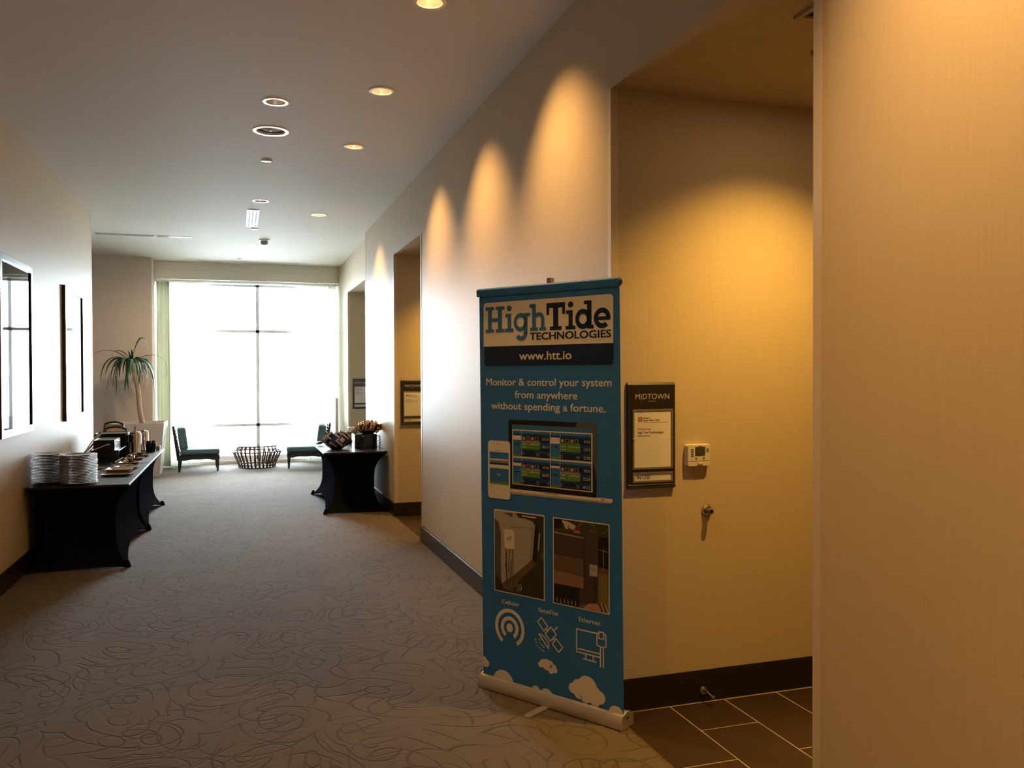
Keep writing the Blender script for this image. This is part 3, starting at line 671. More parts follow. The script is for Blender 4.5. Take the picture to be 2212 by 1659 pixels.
# laptop print
mb = MB(); LM = [M['b_black'], M['b_grey'], M['b_logo'], M['b_white'], M['b_mid'], M['b_navy'], M['b_green'], M['b_brownbar'], M['b_lgrey'], M['b_teal']]
flat(mb, rrect_pts(0.151, 0.674, 1.026, 1.370, 0.014, 'ab'), L1, 0)
flat(mb, [(0.568, 1.370), (0.660, 1.370), (0.668, 1.366), (0.674, 1.356), (0.674, 1.12), (0.656, 1.20), (0.652, 1.346), (0.558, 1.348)], L1 - 0.0002, 1)
rect(mb, 0.173, 0.651, 1.322, 1.346, L2, 2); rect(mb, 0.175, 0.654, 1.050, 1.322, L2, 3)
def app(x0, x1, z0, z1, fill, nums, bar):
    xm = x0 + (x1 - x0) * 0.245; h = z1 - z0
    rect(mb, x0, xm - 0.002, z0, z1, L3, 9); rect(mb, x0, xm - 0.002, z1 - h * 0.19, z1 - h * 0.11, L4, 4); rect(mb, x0, xm - 0.002, z0, z0 + h * 0.085, L4, 6)
    rect(mb, x0 + 0.001, xm - 0.003, z1 - h * (0.19 + fill), z1 - h * 0.19, L4, 3); rect(mb, x0 + 0.014, xm - 0.014, z0 + h * 0.45, z0 + h * 0.49, L4, 5)
    rect(mb, xm, x1, z0, z1, L3, 5); rect(mb, xm, x1, z1 - h * 0.10, z1, L4, 2); rect(mb, xm, x1, z1 - h * 0.19, z1 - h * 0.10, L4, 4)
    xn = xm + (x1 - xm) * 0.66
    for k in range(4):
        ca = xm + 0.014 + k * (xn - xm - 0.008) / 4; rect(mb, ca - 0.011, ca + 0.011, z1 - h * 0.36, z1 - h * 0.215, L4, (1 if k % 2 == 0 else 7)); disc(mb, ca, z1 - h * 0.288, 0.0075, 0.0075, L4 - 0.0004, 8 if k % 2 == 0 else 0, 12)
    if bar: rect(mb, xm, xn, z1 - h * 0.46, z1 - h * 0.375, L4, 7)
    rect(mb, xm, xn, z1 - h * 0.70, z1 - h * (0.46 if bar else 0.375), L4, 6); rect(mb, xm, xn, z0 + h * 0.22, z0 + h * 0.29, L4, 4)
    for q in (0.48, 0.165): rect(mb, xn, x1, z0 + h * (q - 0.02), z0 + h * (q + 0.10), L4, 4)
    for k, s in enumerate(nums):
        zb = z1 - h * (0.33 + 0.30 * k); wdt = 0.0072 * len(s); put_text(mb, s, x1 - 0.004 - wdt, x1 - 0.006, zb, 0.012, L4 - 0.0005, 3, bold=0.0)
    for k in range(3): rect(mb, xm + 0.004, xm + 0.016, z0 + h * (0.06 + 0.05 * k), z0 + h * (0.06 + 0.05 * k) + 0.002, L4, 8); rect(mb, xn - 0.024, xn - 0.004, z0 + h * (0.06 + 0.05 * k), z0 + h * (0.06 + 0.05 * k) + 0.002, L4, 8)
    for k in range(2): rect(mb, xm + 0.006, xm + 0.030, z1 - h * (0.52 + 0.11 * k), z1 - h * (0.52 + 0.11 * k) + 0.0025, L4 - 0.0004, 3); 
    rect(mb, xm + 0.050, xn - 0.004, z1 - h * 0.52, z1 - h * 0.52 + 0.0025, L4 - 0.0004, 3)
app(0.180, 0.409, 1.191, 1.317, 0.17, ['133.73', '109.47', '0'], True); app(0.413, 0.647, 1.191, 1.317, 0.23, ['42.53', '127.9', '52.98'], False)
app(0.180, 0.409, 1.055, 1.182, 0.11, ['67.42', '260.09', '0'], True); app(0.413, 0.647, 1.055, 1.182, 0.08, ['70.78', '123.29', '492.52'], True)
flat(mb, [(0.100, 1.026), (0.762, 1.029), (0.762, 1.016), (0.752, 1.009), (0.10, 1.004)], L1, 3); flat(mb, [(0.10, 1.012), (0.752, 1.015), (0.745, 1.006), (0.11, 1.000)], L2, 8)
flat(mb, [(0.367, 1.028), (0.463, 1.028), (0.455, 1.020), (0.375, 1.020)], L2, 8); rect(mb, 0.700, 0.722, 1.020, 1.023, L2, 0)
mb.build('laptop_print', LM, panel)
mb = MB(); flat(mb, rrect_pts(0.017, 0.163, 0.970, 1.261, 0.018), L4 - 0.0008, 0); q = L4 - 0.0014
rect(mb, 0.028, 0.153, 1.043, 1.204, q, 2); rect(mb, 0.028, 0.153, 1.164, 1.170, q - 0.0003, 0); rect(mb, 0.028, 0.153, 1.152, 1.164, q - 0.0003, 3); rect(mb, 0.028, 0.153, 1.140, 1.150, q - 0.0003, 1); rect(mb, 0.028, 0.153, 1.122, 1.140, q - 0.0003, 0); rect(mb, 0.028, 0.153, 1.043, 1.056, q - 0.0003, 4)
rect(mb, 0.072, 0.104, 1.092, 1.096, q - 0.0003, 5); rect(mb, 0.077, 0.099, 1.083, 1.087, q - 0.0003, 5); rect(mb, 0.078, 0.100, 1.243, 1.246, q, 5); rect(mb, 0.070, 0.106, 1.211, 1.214, q, 5); rect(mb, 0.030, 0.060, 1.026, 1.029, q, 5)
arc(mb, 0.090, 0.984, 0.0075, 0.009, 0, 360, q, 5, 16)
mb.build('phone_print', [M['b_white'], M['b_mid'], M['b_teal'], M['b_brownbar'], M['b_green'], M['b_lgrey']], panel)
# photo prints
PM = [M['b_white'], M['p_tank'], M['p_tankshade'], M['p_grass'], M['p_soil'], M['p_box'], M['p_dark'], M['b_black'], M['p_red'], M['p_panel'], M['p_copper'], M['p_copper2'], M['p_yellow'], M['p_tree'], M['p_sky'], M['p_skin'], M['b_lgrey']]
mb = MB(); rect(mb, 0.054, 0.375, 0.502, 0.915, L1, 0); rect(mb, 0.059, 0.370, 0.507, 0.909, L2, 3)
flat(mb, [(0.059, 0.909), (0.059, 0.60), (0.105, 0.545), (0.185, 0.600), (0.30, 0.690), (0.318, 0.86), (0.300, 0.878), (0.205, 0.898), (0.19, 0.909)], L3, 1)
flat(mb, [(0.059, 0.870), (0.085, 0.85), (0.100, 0.80), (0.100, 0.60), (0.105, 0.545), (0.059, 0.60)], L3 - 0.0003, 2)
flat(mb, [(0.12, 0.903), (0.175, 0.885), (0.178, 0.905)], L3 - 0.0003, 2); rect(mb, 0.21, 0.368, 0.888, 0.907, L3 - 0.0003, 6); rect(mb, 0.238, 0.325, 0.895, 0.901, L3 - 0.0006, 5); rect(mb, 0.322, 0.340, 0.893, 0.901, L3 - 0.0007, 8)
line(mb, [(0.160, 0.835), (0.304, 0.846), (0.288, 0.668)], 0.0025, L3 - 0.0004, 2); line(mb, [(0.190, 0.785), (0.295, 0.805)], 0.003, L3 - 0.0004, 16); line(mb, [(0.190, 0.705), (0.290, 0.745)], 0.003, L3 - 0.0004, 16); line(mb, [(0.190, 0.640), (0.286, 0.685)], 0.003, L3 - 0.0004, 16)
flat(mb, [(0.105, 0.545), (0.185, 0.600), (0.30, 0.690), (0.325, 0.670), (0.230, 0.590), (0.170, 0.515), (0.120, 0.520)], L3 - 0.0004, 4)
flat(mb, [(0.112, 0.808), (0.120, 0.820), (0.182, 0.822), (0.187, 0.815), (0.187, 0.728), (0.140, 0.722), (0.114, 0.733)], L3 - 0.0006, 5); flat(mb, [(0.112, 0.808), (0.120, 0.812), (0.125, 0.725), (0.114, 0.733)], L3 - 0.0008, 16)
put_text(mb, 'HT', 0.142, 0.170, 0.764, 0.022, L3 - 0.0009, 7)
for x in (0.130, 0.143, 0.160, 0.176): line(mb, [(x, 0.724), (x - 0.004 + 0.01 * math.sin(x * 300), 0.64), (x + 0.006, 0.548)], 0.004, L3 - 0.0007, 6)
line(mb, [(0.168, 0.67), (0.165, 0.51)], 0.006, L3 - 0.0008, 2); arc(mb, 0.130, 0.64, 0.028, 0.031, -90, 10, L3 - 0.0008, 7, 10)
for k in range(3): arc(mb, 0.190 + 0.012 * k, 0.535 + 0.004 * k, 0.016, 0.019, -60, 70, L3 - 0.0008, 16 if k < 2 else 5, 8)
line(mb, [(0.345, 0.82), (0.338, 0.745)], 0.008, L3 - 0.0005, 16); flat(mb, [(0.35, 0.735), (0.369, 0.73), (0.369, 0.69), (0.358, 0.70)], L3 - 0.0005, 4); flat(mb, [(0.318, 0.86), (0.335, 0.84), (0.322, 0.68), (0.30, 0.69)], L3 - 0.0003, 7)
for k in range(40):
    gx, gz = random.uniform(0.22, 0.366), random.uniform(0.51, 0.60); line(mb, [(gx, gz), (gx + random.uniform(-.006, .006), gz + 0.010)], 0.0015, L3 - 0.0003, 13)
mb.build('photo_print', PM, panel)['label'] = 'printed photo of a white tank with a control box'
mb = MB(); rect(mb, 0.425, 0.746, 0.500, 0.913, L1, 0); rect(mb, 0.431, 0.741, 0.506, 0.908, L2, 13)
flat(mb, [(0.431, 0.908), (0.478, 0.908), (0.474, 0.86), (0.431, 0.86)], L3, 7); flat(mb, [(0.478, 0.904), (0.520, 0.900), (0.558, 0.885), (0.570, 0.868), (0.530, 0.855), (0.500, 0.866)], L3, 14)
for k in range(16): gx, gz = random.uniform(0.48, 0.56), random.uniform(0.865, 0.905); disc(mb, gx, gz, 0.004, 0.003, L3 - 0.0002, 7, 6)
for k in range(40): gx, gz = random.uniform(0.56, 0.735), random.uniform(0.86, 0.903); disc(mb, gx, gz, 0.006, 0.004, L3 - 0.0001, 12 if k % 2 else 3, 6)
rect(mb, 0.680, 0.741, 0.690, 0.850, L3 - 0.0002, 7); line(mb, [(0.690, 0.79), (0.738, 0.785)], 0.002, L3 - 0.0004, 16); line(mb, [(0.713, 0.80), (0.713, 0.70)], 0.0025, L3 - 0.0004, 16)
rect(mb, 0.680, 0.741, 0.506, 0.682, L3, 12); rect(mb, 0.680, 0.741, 0.682, 0.708, L3 - 0.0003, 4)
flat(mb, [(0.431, 0.862), (0.56, 0.866), (0.685, 0.866), (0.685, 0.545), (0.431, 0.56)], L3 - 0.0004, 9)
flat(mb, [(0.431, 0.838), (0.606, 0.832), (0.606, 0.598), (0.431, 0.598)], L3 - 0.0006, 9); flat(mb, [(0.431, 0.735), (0.606, 0.735), (0.606, 0.660), (0.431, 0.660)], L3 - 0.0008, 11)
flat(mb, [(0.431, 0.660), (0.606, 0.655), (0.606, 0.598), (0.431, 0.598)], L3 - 0.0009, 10); line(mb, [(0.433, 0.842), (0.600, 0.834)], 0.005, L3 - 0.0010, 16); line(mb, [(0.606, 0.835), (0.606, 0.600)], 0.003, L3 - 0.0010, 7)
rect(mb, 0.431, 0.578, 0.506, 0.598, L3 - 0.0009, 7)
for k in range(13): rect(mb, 0.438 + k * 0.0108, 0.441 + k * 0.0108, 0.508 + 0.002 * (k % 3), 0.532 if k % 2 else 0.596, L3 - 0.0011, (14 if k % 2 else 6))
flat(mb, [(0.578, 0.52), (0.680, 0.545), (0.680, 0.506), (0.578, 0.506)], L3 - 0.0009, 4); flat(mb, [(0.61, 0.515), (0.635, 0.535), (0.680, 0.540), (0.700, 0.515), (0.700, 0.507), (0.60, 0.507)], L3 - 0.0011, 15)
rect(mb, 0.637, 0.681, 0.664, 0.717, L3 - 0.0010, 16); put_text(mb, 'htt', 0.648, 0.670, 0.692, 0.009, L3 - 0.0012, 7); line(mb, [(0.668, 0.663), (0.666, 0.548)], 0.004, L3 - 0.0010, 7)
rect(mb, 0.556, 0.580, 0.862, 0.882, L3 - 0.0011, 8); rect(mb, 0.552, 0.582, 0.854, 0.862, L3 - 0.0011, 16)
for k in range(4): line(mb, [(0.690 + 0.011 * k, 0.545), (0.705 + 0.011 * k, 0.510)], 0.005, L3 - 0.0010, 14 if k % 2 else 6)
mb.build('photo_print', PM, panel)['label'] = 'printed photo of a brown cabinet with a red beacon'
# icons
mb = MB(); disc(mb, 0.154, 0.330, 0.021, 0.022, L1); arc(mb, 0.154, 0.330, 0.038, 0.057, -57, 237, L1, n=40); arc(mb, 0.154, 0.330, 0.076, 0.095, -57, 237, L1, n=48)
mb.build('signal_icon', M['b_white'], panel)
mb = MB(); lw = 0.0065
line(mb, [(0.355, 0.418), (0.331, 0.394), (0.369, 0.355), (0.393, 0.380)], lw, L1, closed=True); line(mb, [(0.412, 0.383), (0.377, 0.345), (0.407, 0.313), (0.444, 0.351)], lw, L1, closed=True)
line(mb, [(0.449, 0.389), (0.431, 0.371)], lw, L1); line(mb, [(0.383, 0.369), (0.394, 0.359)], lw, L1); line(mb, [(0.427, 0.327), (0.434, 0.318)], lw, L1)
line(mb, [(0.441, 0.333), (0.420, 0.303), (0.457, 0.270), (0.481, 0.298)], lw, L1, closed=True)
pts = [(0.339, 0.334), (0.352, 0.336), (0.372, 0.327), (0.390, 0.310), (0.399, 0.292), (0.396, 0.276)]; line(mb, pts, lw, L1, closed=True)
for p in [(0.318, 0.306), (0.322, 0.292), (0.329, 0.278), (0.341, 0.268), (0.354, 0.261), (0.367, 0.258), (0.341, 0.309), (0.344, 0.294), (0.355, 0.285), (0.369, 0.279)]: disc(mb, p[0], p[1], 0.0042, 0.0042, L1, 0, 8)
mb.build('satellite_icon', M['b_white'], panel)
mb = MB(); line(mb, [(0.676, 0.403), (0.562, 0.403), (0.562, 0.296), (0.690, 0.296)], lw, L1); line(mb, [(0.572, 0.312), (0.690, 0.312)], lw, L1)
line(mb, [(0.682, 0.405), (0.676, 0.400), (0.676, 0.350), (0.690, 0.346), (0.718, 0.346), (0.725, 0.350), (0.725, 0.402), (0.718, 0.407)], lw, L1); line(mb, [(0.686, 0.413), (0.713, 0.413), (0.713, 0.383), (0.686, 0.383)], lw, L1, closed=True)
line(mb, [(0.695, 0.346), (0.695, 0.254)], lw, L1); line(mb, [(0.711, 0.346), (0.711, 0.254)], lw, L1); line(mb, [(0.614, 0.296), (0.614, 0.270)], lw, L1); line(mb, [(0.656, 0.296), (0.656, 0.270)], lw, L1); line(mb, [(0.601, 0.270), (0.669, 0.270)], lw, L1)
mb.build('monitor_icon', M['b_white'], panel)
def half(mb, x, z, r, m_=0, rz_=None):
    rz_ = rz_ or r; zc = 0.052
    a0 = math.asin(max(-1, min(1, (zc - z) / rz_))); n = 24
    flat(mb, [(x + r * math.cos(a0 + (math.pi - 2 * a0) * k / n), z + rz_ * math.sin(a0 + (math.pi - 2 * a0) * k / n)) for k in range(n + 1)], L1, m_)
def cloud(fn):
    global mb
    mb = MB(); fn(); mb.build('cloud_print', M['b_white'], panel)
def puffs(lst):
    for x, z, r, k in lst: disc(mb, x, z, r, r * k, L1 - 0.00002 * (r * 1000))
cloud(lambda: half(mb, 0.112, 0.045, 0.068, rz_=0.064))
cloud(lambda: (half(mb, 0.320, 0.045, 0.030, rz_=0.034), half(mb, 0.385, 0.040, 0.042, rz_=0.040)))
cloud(lambda: flat(mb, [(lean(.1) + 0.001, 0.152), (-0.008, 0.150), (0.0, 0.140), (0.010, 0.136), (0.018, 0.126), (0.016, 0.110), (0.004, 0.100), (lean(.1) + 0.001, 0.100)], L1))
cloud(lambda: puffs([(x, z, r, 0.85) for x, z, r in ((0.351, 0.190, 0.017), (0.365, 0.204, 0.018), (0.385, 0.210, 0.016), (0.405, 0.202, 0.022), (0.425, 0.188, 0.022), (0.436, 0.178, 0.014), (0.412, 0.170, 0.016), (0.385, 0.185, 0.020))]))
cloud(lambda: puffs([(x, z, r, 0.98) for x, z, r in ((0.542, 0.120, 0.026), (0.572, 0.135, 0.034), (0.575, 0.105, 0.030), (0.622, 0.140, 0.056), (0.612, 0.095, 0.030), (0.655, 0.115, 0.046), (0.665, 0.085, 0.026), (0.690, 0.110, 0.032))]))
cloud(lambda: flat(mb, [(0.739, 0.052), (0.741, 0.068), (0.752, 0.085), (0.770, 0.094), (0.795, 0.092), (0.812, 0.080), (0.8185, 0.066), (0.819, 0.052)], L1))

# ------------------------------------------------------------------ alcove wall: room signs, thermostat, bumper, door stop
def room_sign(x, y, ztop, name, label):
    r = empty('room_sign', (x, y, ztop), 0, label, 'sign'); W, Hs, D = 0.250, 0.502, 0.014
    mb = MB(); prof = [(0, 0.0), (-D * 0.6, 0.0), (-D, -0.012), (-D, -0.484), (-D - 0.004, -0.486), (-D - 0.004, -0.491), (-D, -0.493), (-D - 0.005, -0.495), (-D - 0.005, -0.502), (0, -0.502)]
    extrude_x(mb, prof, 0, W); mb.build('board', M['signblack'], r, bevel=0.0015)
    f = -D - 0.0008
    mb = MB(); put_text(mb, name, 0.040 if len(name) < 8 else 0.020, 0.218 if len(name) < 8 else 0.235, -0.080, 0.025 if len(name) < 8 else 0.021, f, 0, 0.0); mb.build('name_lettering', M['silverink'], r)
    mb = MB(); rect(mb, 0.105, 0.150, -0.0915, -0.0885, f); mb.build('braille', M['btn'], r)
    for nm, x0, x1, z0, z1 in (('notice_window', 0.024, 0.237, -0.412, -0.127), ('status_window', 0.024, 0.237, -0.475, -0.426)):
        b = 0.009; fr_ = MB(); fr_.box(x0, x1, -D - 0.004, -D, z1 - b, z1).box(x0, x1, -D - 0.004, -D, z0, z0 + b).box(x0, x0 + b, -D - 0.004, -D, z0 + b, z1 - b).box(x1 - b, x1, -D - 0.004, -D, z0 + b, z1 - b)
        fo = fr_.build(nm, M['bezel'], r)
        if nm == 'notice_window':
            p = MB(); rect(p, x0 + b, x1 - b, z0 + b, z1 - b, f, 0)
            q = f - 0.0004; rect(p, 0.053, 0.075, -0.186, -0.164, q, 2); line(p, [(0.055, -0.184), (0.073, -0.166)], 0.0015, q - 0.0003, 0); line(p, [(0.055, -0.166), (0.073, -0.184)], 0.0015, q - 0.0003, 0); arc(p, 0.064, -0.175, 0.006, 0.0072, 0, 360, q - 0.0003, 0, 12)
            put_text(p, 'Hilton', 0.078, 0.113, -0.172, 0.0065, q, 1, 0.01); put_text(p, 'Garden Inn', 0.078, 0.168, -0.184, 0.009, q, 1, 0.02)
            put_text(p, 'Nashville Downtown/Convention Center', 0.078, 0.208, -0.1925, 0.0036, q, 1, 0.01)
            put_text(p, 'Welcome', 0.051, 0.119, -0.226, 0.0105, q, 1, 0.0); put_text(p, 'High Tide Technologies', 0.051, 0.186, -0.242, 0.009, q, 1, 0.016); put_text(p, 'Skyline Ballroom', 0.051, 0.117, -0.256, 0.0065, q, 1, 0.01)
            p.build('notice_sheet', [M['paper'], M['ink'], M['redink']], fo, fix=False)
        else:
            p = MB(); rect(p, x0 + b, x1 - b, z0 + b, z1 - b, f, 0); q = f - 0.0004; put_text(p, 'IN USE', 0.046, 0.116, -0.4585, 0.0165, q, 1, 0.008); line(p, [(0.127, z0 + b), (0.127, z1 - b)], 0.0008, q, 1)
            p.build('status_strip', [M['paper'], M['ink']], fo, fix=False)
    for xa in (0.024, 0.228): MB().tube([(xa, -D - 0.003, -0.268), (xa + 0.009, -D - 0.003, -0.268)], 0.004, 8).build('clip', M['chrome'], r)
room_sign(1.742, 3.63, 1.555, 'MIDTOWN', 'black room sign reading MIDTOWN on the near alcove wall, beside the thermostat')
room_sign(1.741, 9.41, 1.529, 'MIDTOWN', 'black room sign reading MIDTOWN in the middle alcove, partly hidden')
room_sign(1.822, 14.24, 1.517, 'GERMANTOWN', 'black room sign reading GERMANTOWN in the far alcove')
th = empty('thermostat', (2.050, 3.63, 1.148), 0, 'white thermostat on the wall right of the room sign', 'thermostat')
mb = MB(); pts = rrect_pts(0, 0.127, 0, 0.106, 0.010); n = len(pts)
for yy, s in ((0, 1.0), (-0.022, 1.0), (-0.028, 0.95)): mb.v += [(0.0635 + (p[0] - 0.0635) * s, yy, 0.053 + (p[1] - 0.053) * s) for p in pts]
for j in range(2):
    for k in range(n): a = j * n + k; b = j * n + (k + 1) % n; mb.f.append((a, b, b + n, a + n)); mb.m.append(0)
mb.f.append(tuple(range(2 * n, 3 * n))); mb.m.append(0); mb.build('case', M['tstat'], th, smooth=True)
q = -0.0285
mb = MB(); mb.box(0.042, 0.096, q - 0.001, q + 0.001, 0.052, 0.094); mb.build('display', M['lcd'], th)
for k in range(4): MB().box(0.020, 0.034, q - 0.002, q + 0.001, 0.050 + k * 0.0102, 0.055 + k * 0.0102).build('button', M['btn'], th, bevel=0.001)
for k in range(2): MB().box(0.103, 0.117, q - 0.002, q + 0.001, 0.072 + k * 0.010, 0.077 + k * 0.010).build('button', M['btn'], th, bevel=0.001)
for x in (0.043, 0.084): MB().box(x, x + 0.011, q - 0.002, q + 0.001, 0.037, 0.044).build('button', M['btn'], th, bevel=0.001)
MB().box(0.060, 0.078, q - 0.0015, q + 0.001, 0.0965, 0.0985).build('brand_mark', M['btn'], th)
MB().box(0.056, 0.082, q - 0.004, q + 0.001, 0.008, 0.021).build('door_tab', M['tstat'], th, bevel=0.002); MB().box(0.006, 0.121, q - 0.0004, q + 0.001, 0.0262, 0.0272).build('door_seam', M['btn'], th)
bp = empty('wall_bumper', (2.17, 3.63, 0.929), 0, 'round brass coloured door bumper below the thermostat', 'door bumper')
MB().lathe([(0, 0), (0.029, 0), (0.029, -0.004), (0.022, -0.014), (0.0, -0.014)], 28, axis='y').build('plate', M['chrome'], bp, smooth=True)
MB().lathe([(0.014, -0.010), (0.014, -0.045), (0.012, -0.048), (0.009, -0.048), (0.008, -0.030), (0, -0.030)], 24, axis='y').build('rubber_tip', M['rubber'], bp, smooth=True)
ds = empty('door_stop', (2.145, 3.63 - T, 0.055), 0, 'small curved metal door stop on the black baseboard', 'door stop')
MB().lathe([(0, 0), (0.020, 0), (0.019, -0.004), (0.010, -0.010), (0.0, -0.011)], 24, axis='y').build('plate', M['chrome'], ds, smooth=True)
MB().tube([(0, -0.006, 0), (0.0, -0.028, 0.004), (0.004, -0.05, -0.002), (0.008, -0.072, -0.010)], [0.011, 0.006, 0.005, 0.006], 12).build('arm', M['chrome'], ds, smooth=True)
MB().lathe([(0, 0.0), (0.009, 0.001), (0.010, -0.010), (0.007, -0.014), (0, -0.014)], 16, c=(0.008, -0.070, -0.010), axis='y').build('rubber_tip', M['rubber'], ds, smooth=True)

# ------------------------------------------------------------------ framed prints on the left wall
def framed(y0, y1, label, art):
    z0, z1 = 1.134, 2.492; r = empty('framed_print', (LX, (y0 + y1) / 2, z0), 0, label, 'picture'); h = (y1 - y0) / 2; H_ = z1 - z0; b = 0.055; t = 0.034
    mb = MB(); mb.box(0.001, t, -h, -h + b, 0, H_).box(0.001, t, h - b, h, 0, H_).box(0.001, t, -h + b, h - b, 0, b).box(0.001, t, -h + b, h - b, H_ - b, H_); mb.build('frame', M['frame'], r, bevel=0.003)
    MB().box(0.002, 0.012, -h + b, h - b, b, H_ - b).build('mat_board', M['mat_board'], r)
    mb = MB(); k = 0.16; mb.quad((0.0125, -h + k, k), (0.0125, h - k, k), (0.0125, h - k, H_ - k), (0.0125, -h + k, H_ - k), 0)
    rnd = random.Random(art)
    for i in range(9):
        cy_, cz = rnd.uniform(-h + 0.22, h - 0.22), rnd.uniform(0.3, H_ - 0.3); ry, rz_ = rnd.uniform(0.03, 0.12), rnd.uniform(0.03, 0.2)
        mb.poly([(0.0127 + i * 0.00005, max(-h + k, min(h - k, cy_ + ry * math.cos(j * 0.524))), cz + rz_ * math.sin(j * 0.524)) for j in range(12)], 1)
    mb.build('artwork', [M['art_a'], M['art_b']], r)
    MB().box(0.020, 0.022, -h + b, h - b, b, H_ - b).build('glazing', M['glass'], r)
framed(6.93, 7.95, 'large framed print on the left wall, nearest and cut by the picture edge', 3)
framed(9.364, 10.40, 'second framed print on the left wall, above the far plates', 5)

# ------------------------------------------------------------------ buffet tables under fitted black covers
def cover_mesh(lx, ly, h, pin, arch_long, arch_short):
    """centre at origin; lx, ly full sizes; concave sides, hem arched between the feet"""
    nt_, ns = 22, 12; mb = MB(); rings = []
    for j in range(nt_ + 1):
        t = j / nt_
        row = []
        p = pin * (1 - abs(2 * t - 1) ** 3.2)
        hx, hy = lx / 2 - p, ly / 2 - p
        cor = [(-hx, -hy), (hx, -hy), (hx, hy), (-hx, hy)]
        for c in range(4):
            a, b = cor[c], cor[(c + 1) % 4]; longside = (c % 2 == 1) if ly > lx else (c % 2 == 0)
            ar = arch_long if longside else arch_short
            for k in range(ns):
                s = k / ns; e = math.sin(math.pi * s) ** 0.75 if 0 < s < 1 else 0
                zb = ar * e; z = zb + (h - zb) * t
                inn = 0.07 * e * (1 - t) ** 2 * (1 if longside else 0.2) + 0.015 * e * math.sin(math.pi * t)
                nx, ny = [(0, 1), (-1, 0), (0, -1), (1, 0)][c]
                row.append((a[0] + (b[0] - a[0]) * s + nx * inn, a[1] + (b[1] - a[1]) * s + ny * inn, z))
        rings.append(row)
    n = len(rings[0])
    for row in rings: mb.v += row
    for j in range(nt_):
        for k in range(n): a = j * n + k; b = j * n + (k + 1) % n; mb.f.append((a, b, b + n, a + n)); mb.m.append(0)
    top = [(x * (1 - 0.004 / (lx / 2)), y_ * (1 - 0.004 / (ly / 2)), h + 0.003) for x, y_, z in rings[-1]]
    i = len(mb.v); mb.v += top
    for k in range(n): a = nt_ * n + k; b = nt_ * n + (k + 1) % n; mb.f.append((a, b, i + (k + 1) % n, i + k)); mb.m.append(0)
    mb.f.append(tuple(range(i, i + n))); mb.m.append(0)
    return mb
def buffet_table(cx, cy_, lx, ly, h, label, group=None, pin=0.115):
    r = empty('buffet_table', (cx, cy_, 0), 0, label, 'table', group)
    cover_mesh(lx, ly, h - 0.022, pin, 0.10, 0.015).build('fitted_cover', M['spandex'], r, smooth=True)
    MB().box(-lx / 2 - 0.004, lx / 2 + 0.004, -ly / 2 + 0.001, ly / 2 - 0.001, h - 0.019, h).build('tabletop', M['topcloth'], r, bevel=0.003)
    for sx in (-1, 1):
        for sy in (-1, 1):
            MB().frustum(sx * (lx / 2 - 0.012), sy * (ly / 2 - 0.012), 0, 0.055, 0.024, 0.024, 0.016, 0.016, -sx * 0.012, -sy * 0.012).build('foot_pocket', M['spandex'], r, bevel=0.006)
    return r
buffet_table(-1.245, 8.535, 0.76, 1.76, 0.69, 'near black draped buffet table along the left wall, carrying the plates')
buffet_table(-1.245, 10.30, 0.76, 1.72, 0.69, 'far black draped buffet table along the left wall, joined to the near one')
buffet_table(1.285, 10.65, 0.72, 1.72, 0.70, 'black draped snack table against the right wall', None, 0.13)

# ------------------------------------------------------------------ plates
def plate_mesh(r):
    mb = MB(); mb.lathe([(0.0, 0.0), (r * 0.55, 0.0), (r * 0.60, 0.003), (r * 0.95, 0.0120), (r * 0.985, 0.0125), (r, 0.0145), (r * 0.985, 0.0160), (r * 0.62, 0.0070), (r * 0.55, 0.0045), (0, 0.004)], 40); return mb
ORD = ['topmost', 'second', 'third', 'fourth', 'fifth', 'sixth', 'seventh', 'eighth', 'ninth', 'tenth', 'eleventh', 'twelfth', 'thirteenth', 'fourteenth', 'fifteenth', 'sixteenth', 'seventeenth', 'eighteenth', 'nineteenth']
def stack(x, y, z, r, n, pitch, label, group, first=None):
    p0 = plate_mesh(r).build('plate', M['china'], smooth=True); tag(p0, label, 'plate', group)
    for k in range(n):
        o = p0 if k == 0 else p0.copy()
        if k: C.objects.link(o)
        q = n - 1 - k; o['label'] = (ORD[0] + ' ' + label) if q == 0 else ('lowest ' + label if k == 0 else ORD[q] + ' from top, ' + label)
        o.location = (x + random.uniform(-.0035, .0035), y + random.uniform(-.0035, .0035), z + k * pitch)
TL = 0.6915; TR = 0.7015
stack(-1.500, 7.99, TL, 0.144, 19, 0.0128, 'cream dinner plate of the left stack by the wall', 'plates in the stack against the left wall')
stack(-1.268, 7.825, TL, 0.144, 19, 0.0128, 'cream dinner plate of the front stack at the table end', 'plates in the front stack')
stack(-1.225, 10.80, TL, 0.090, 15, 0.0115, 'small cream plate of the stack beside the steel urns', 'small plates beside the urns')
stack(1.410, 11.00, TR, 0.104, 14, 0.0108, 'small plate of the stack behind the chip bowl', 'small plates on the snack table')

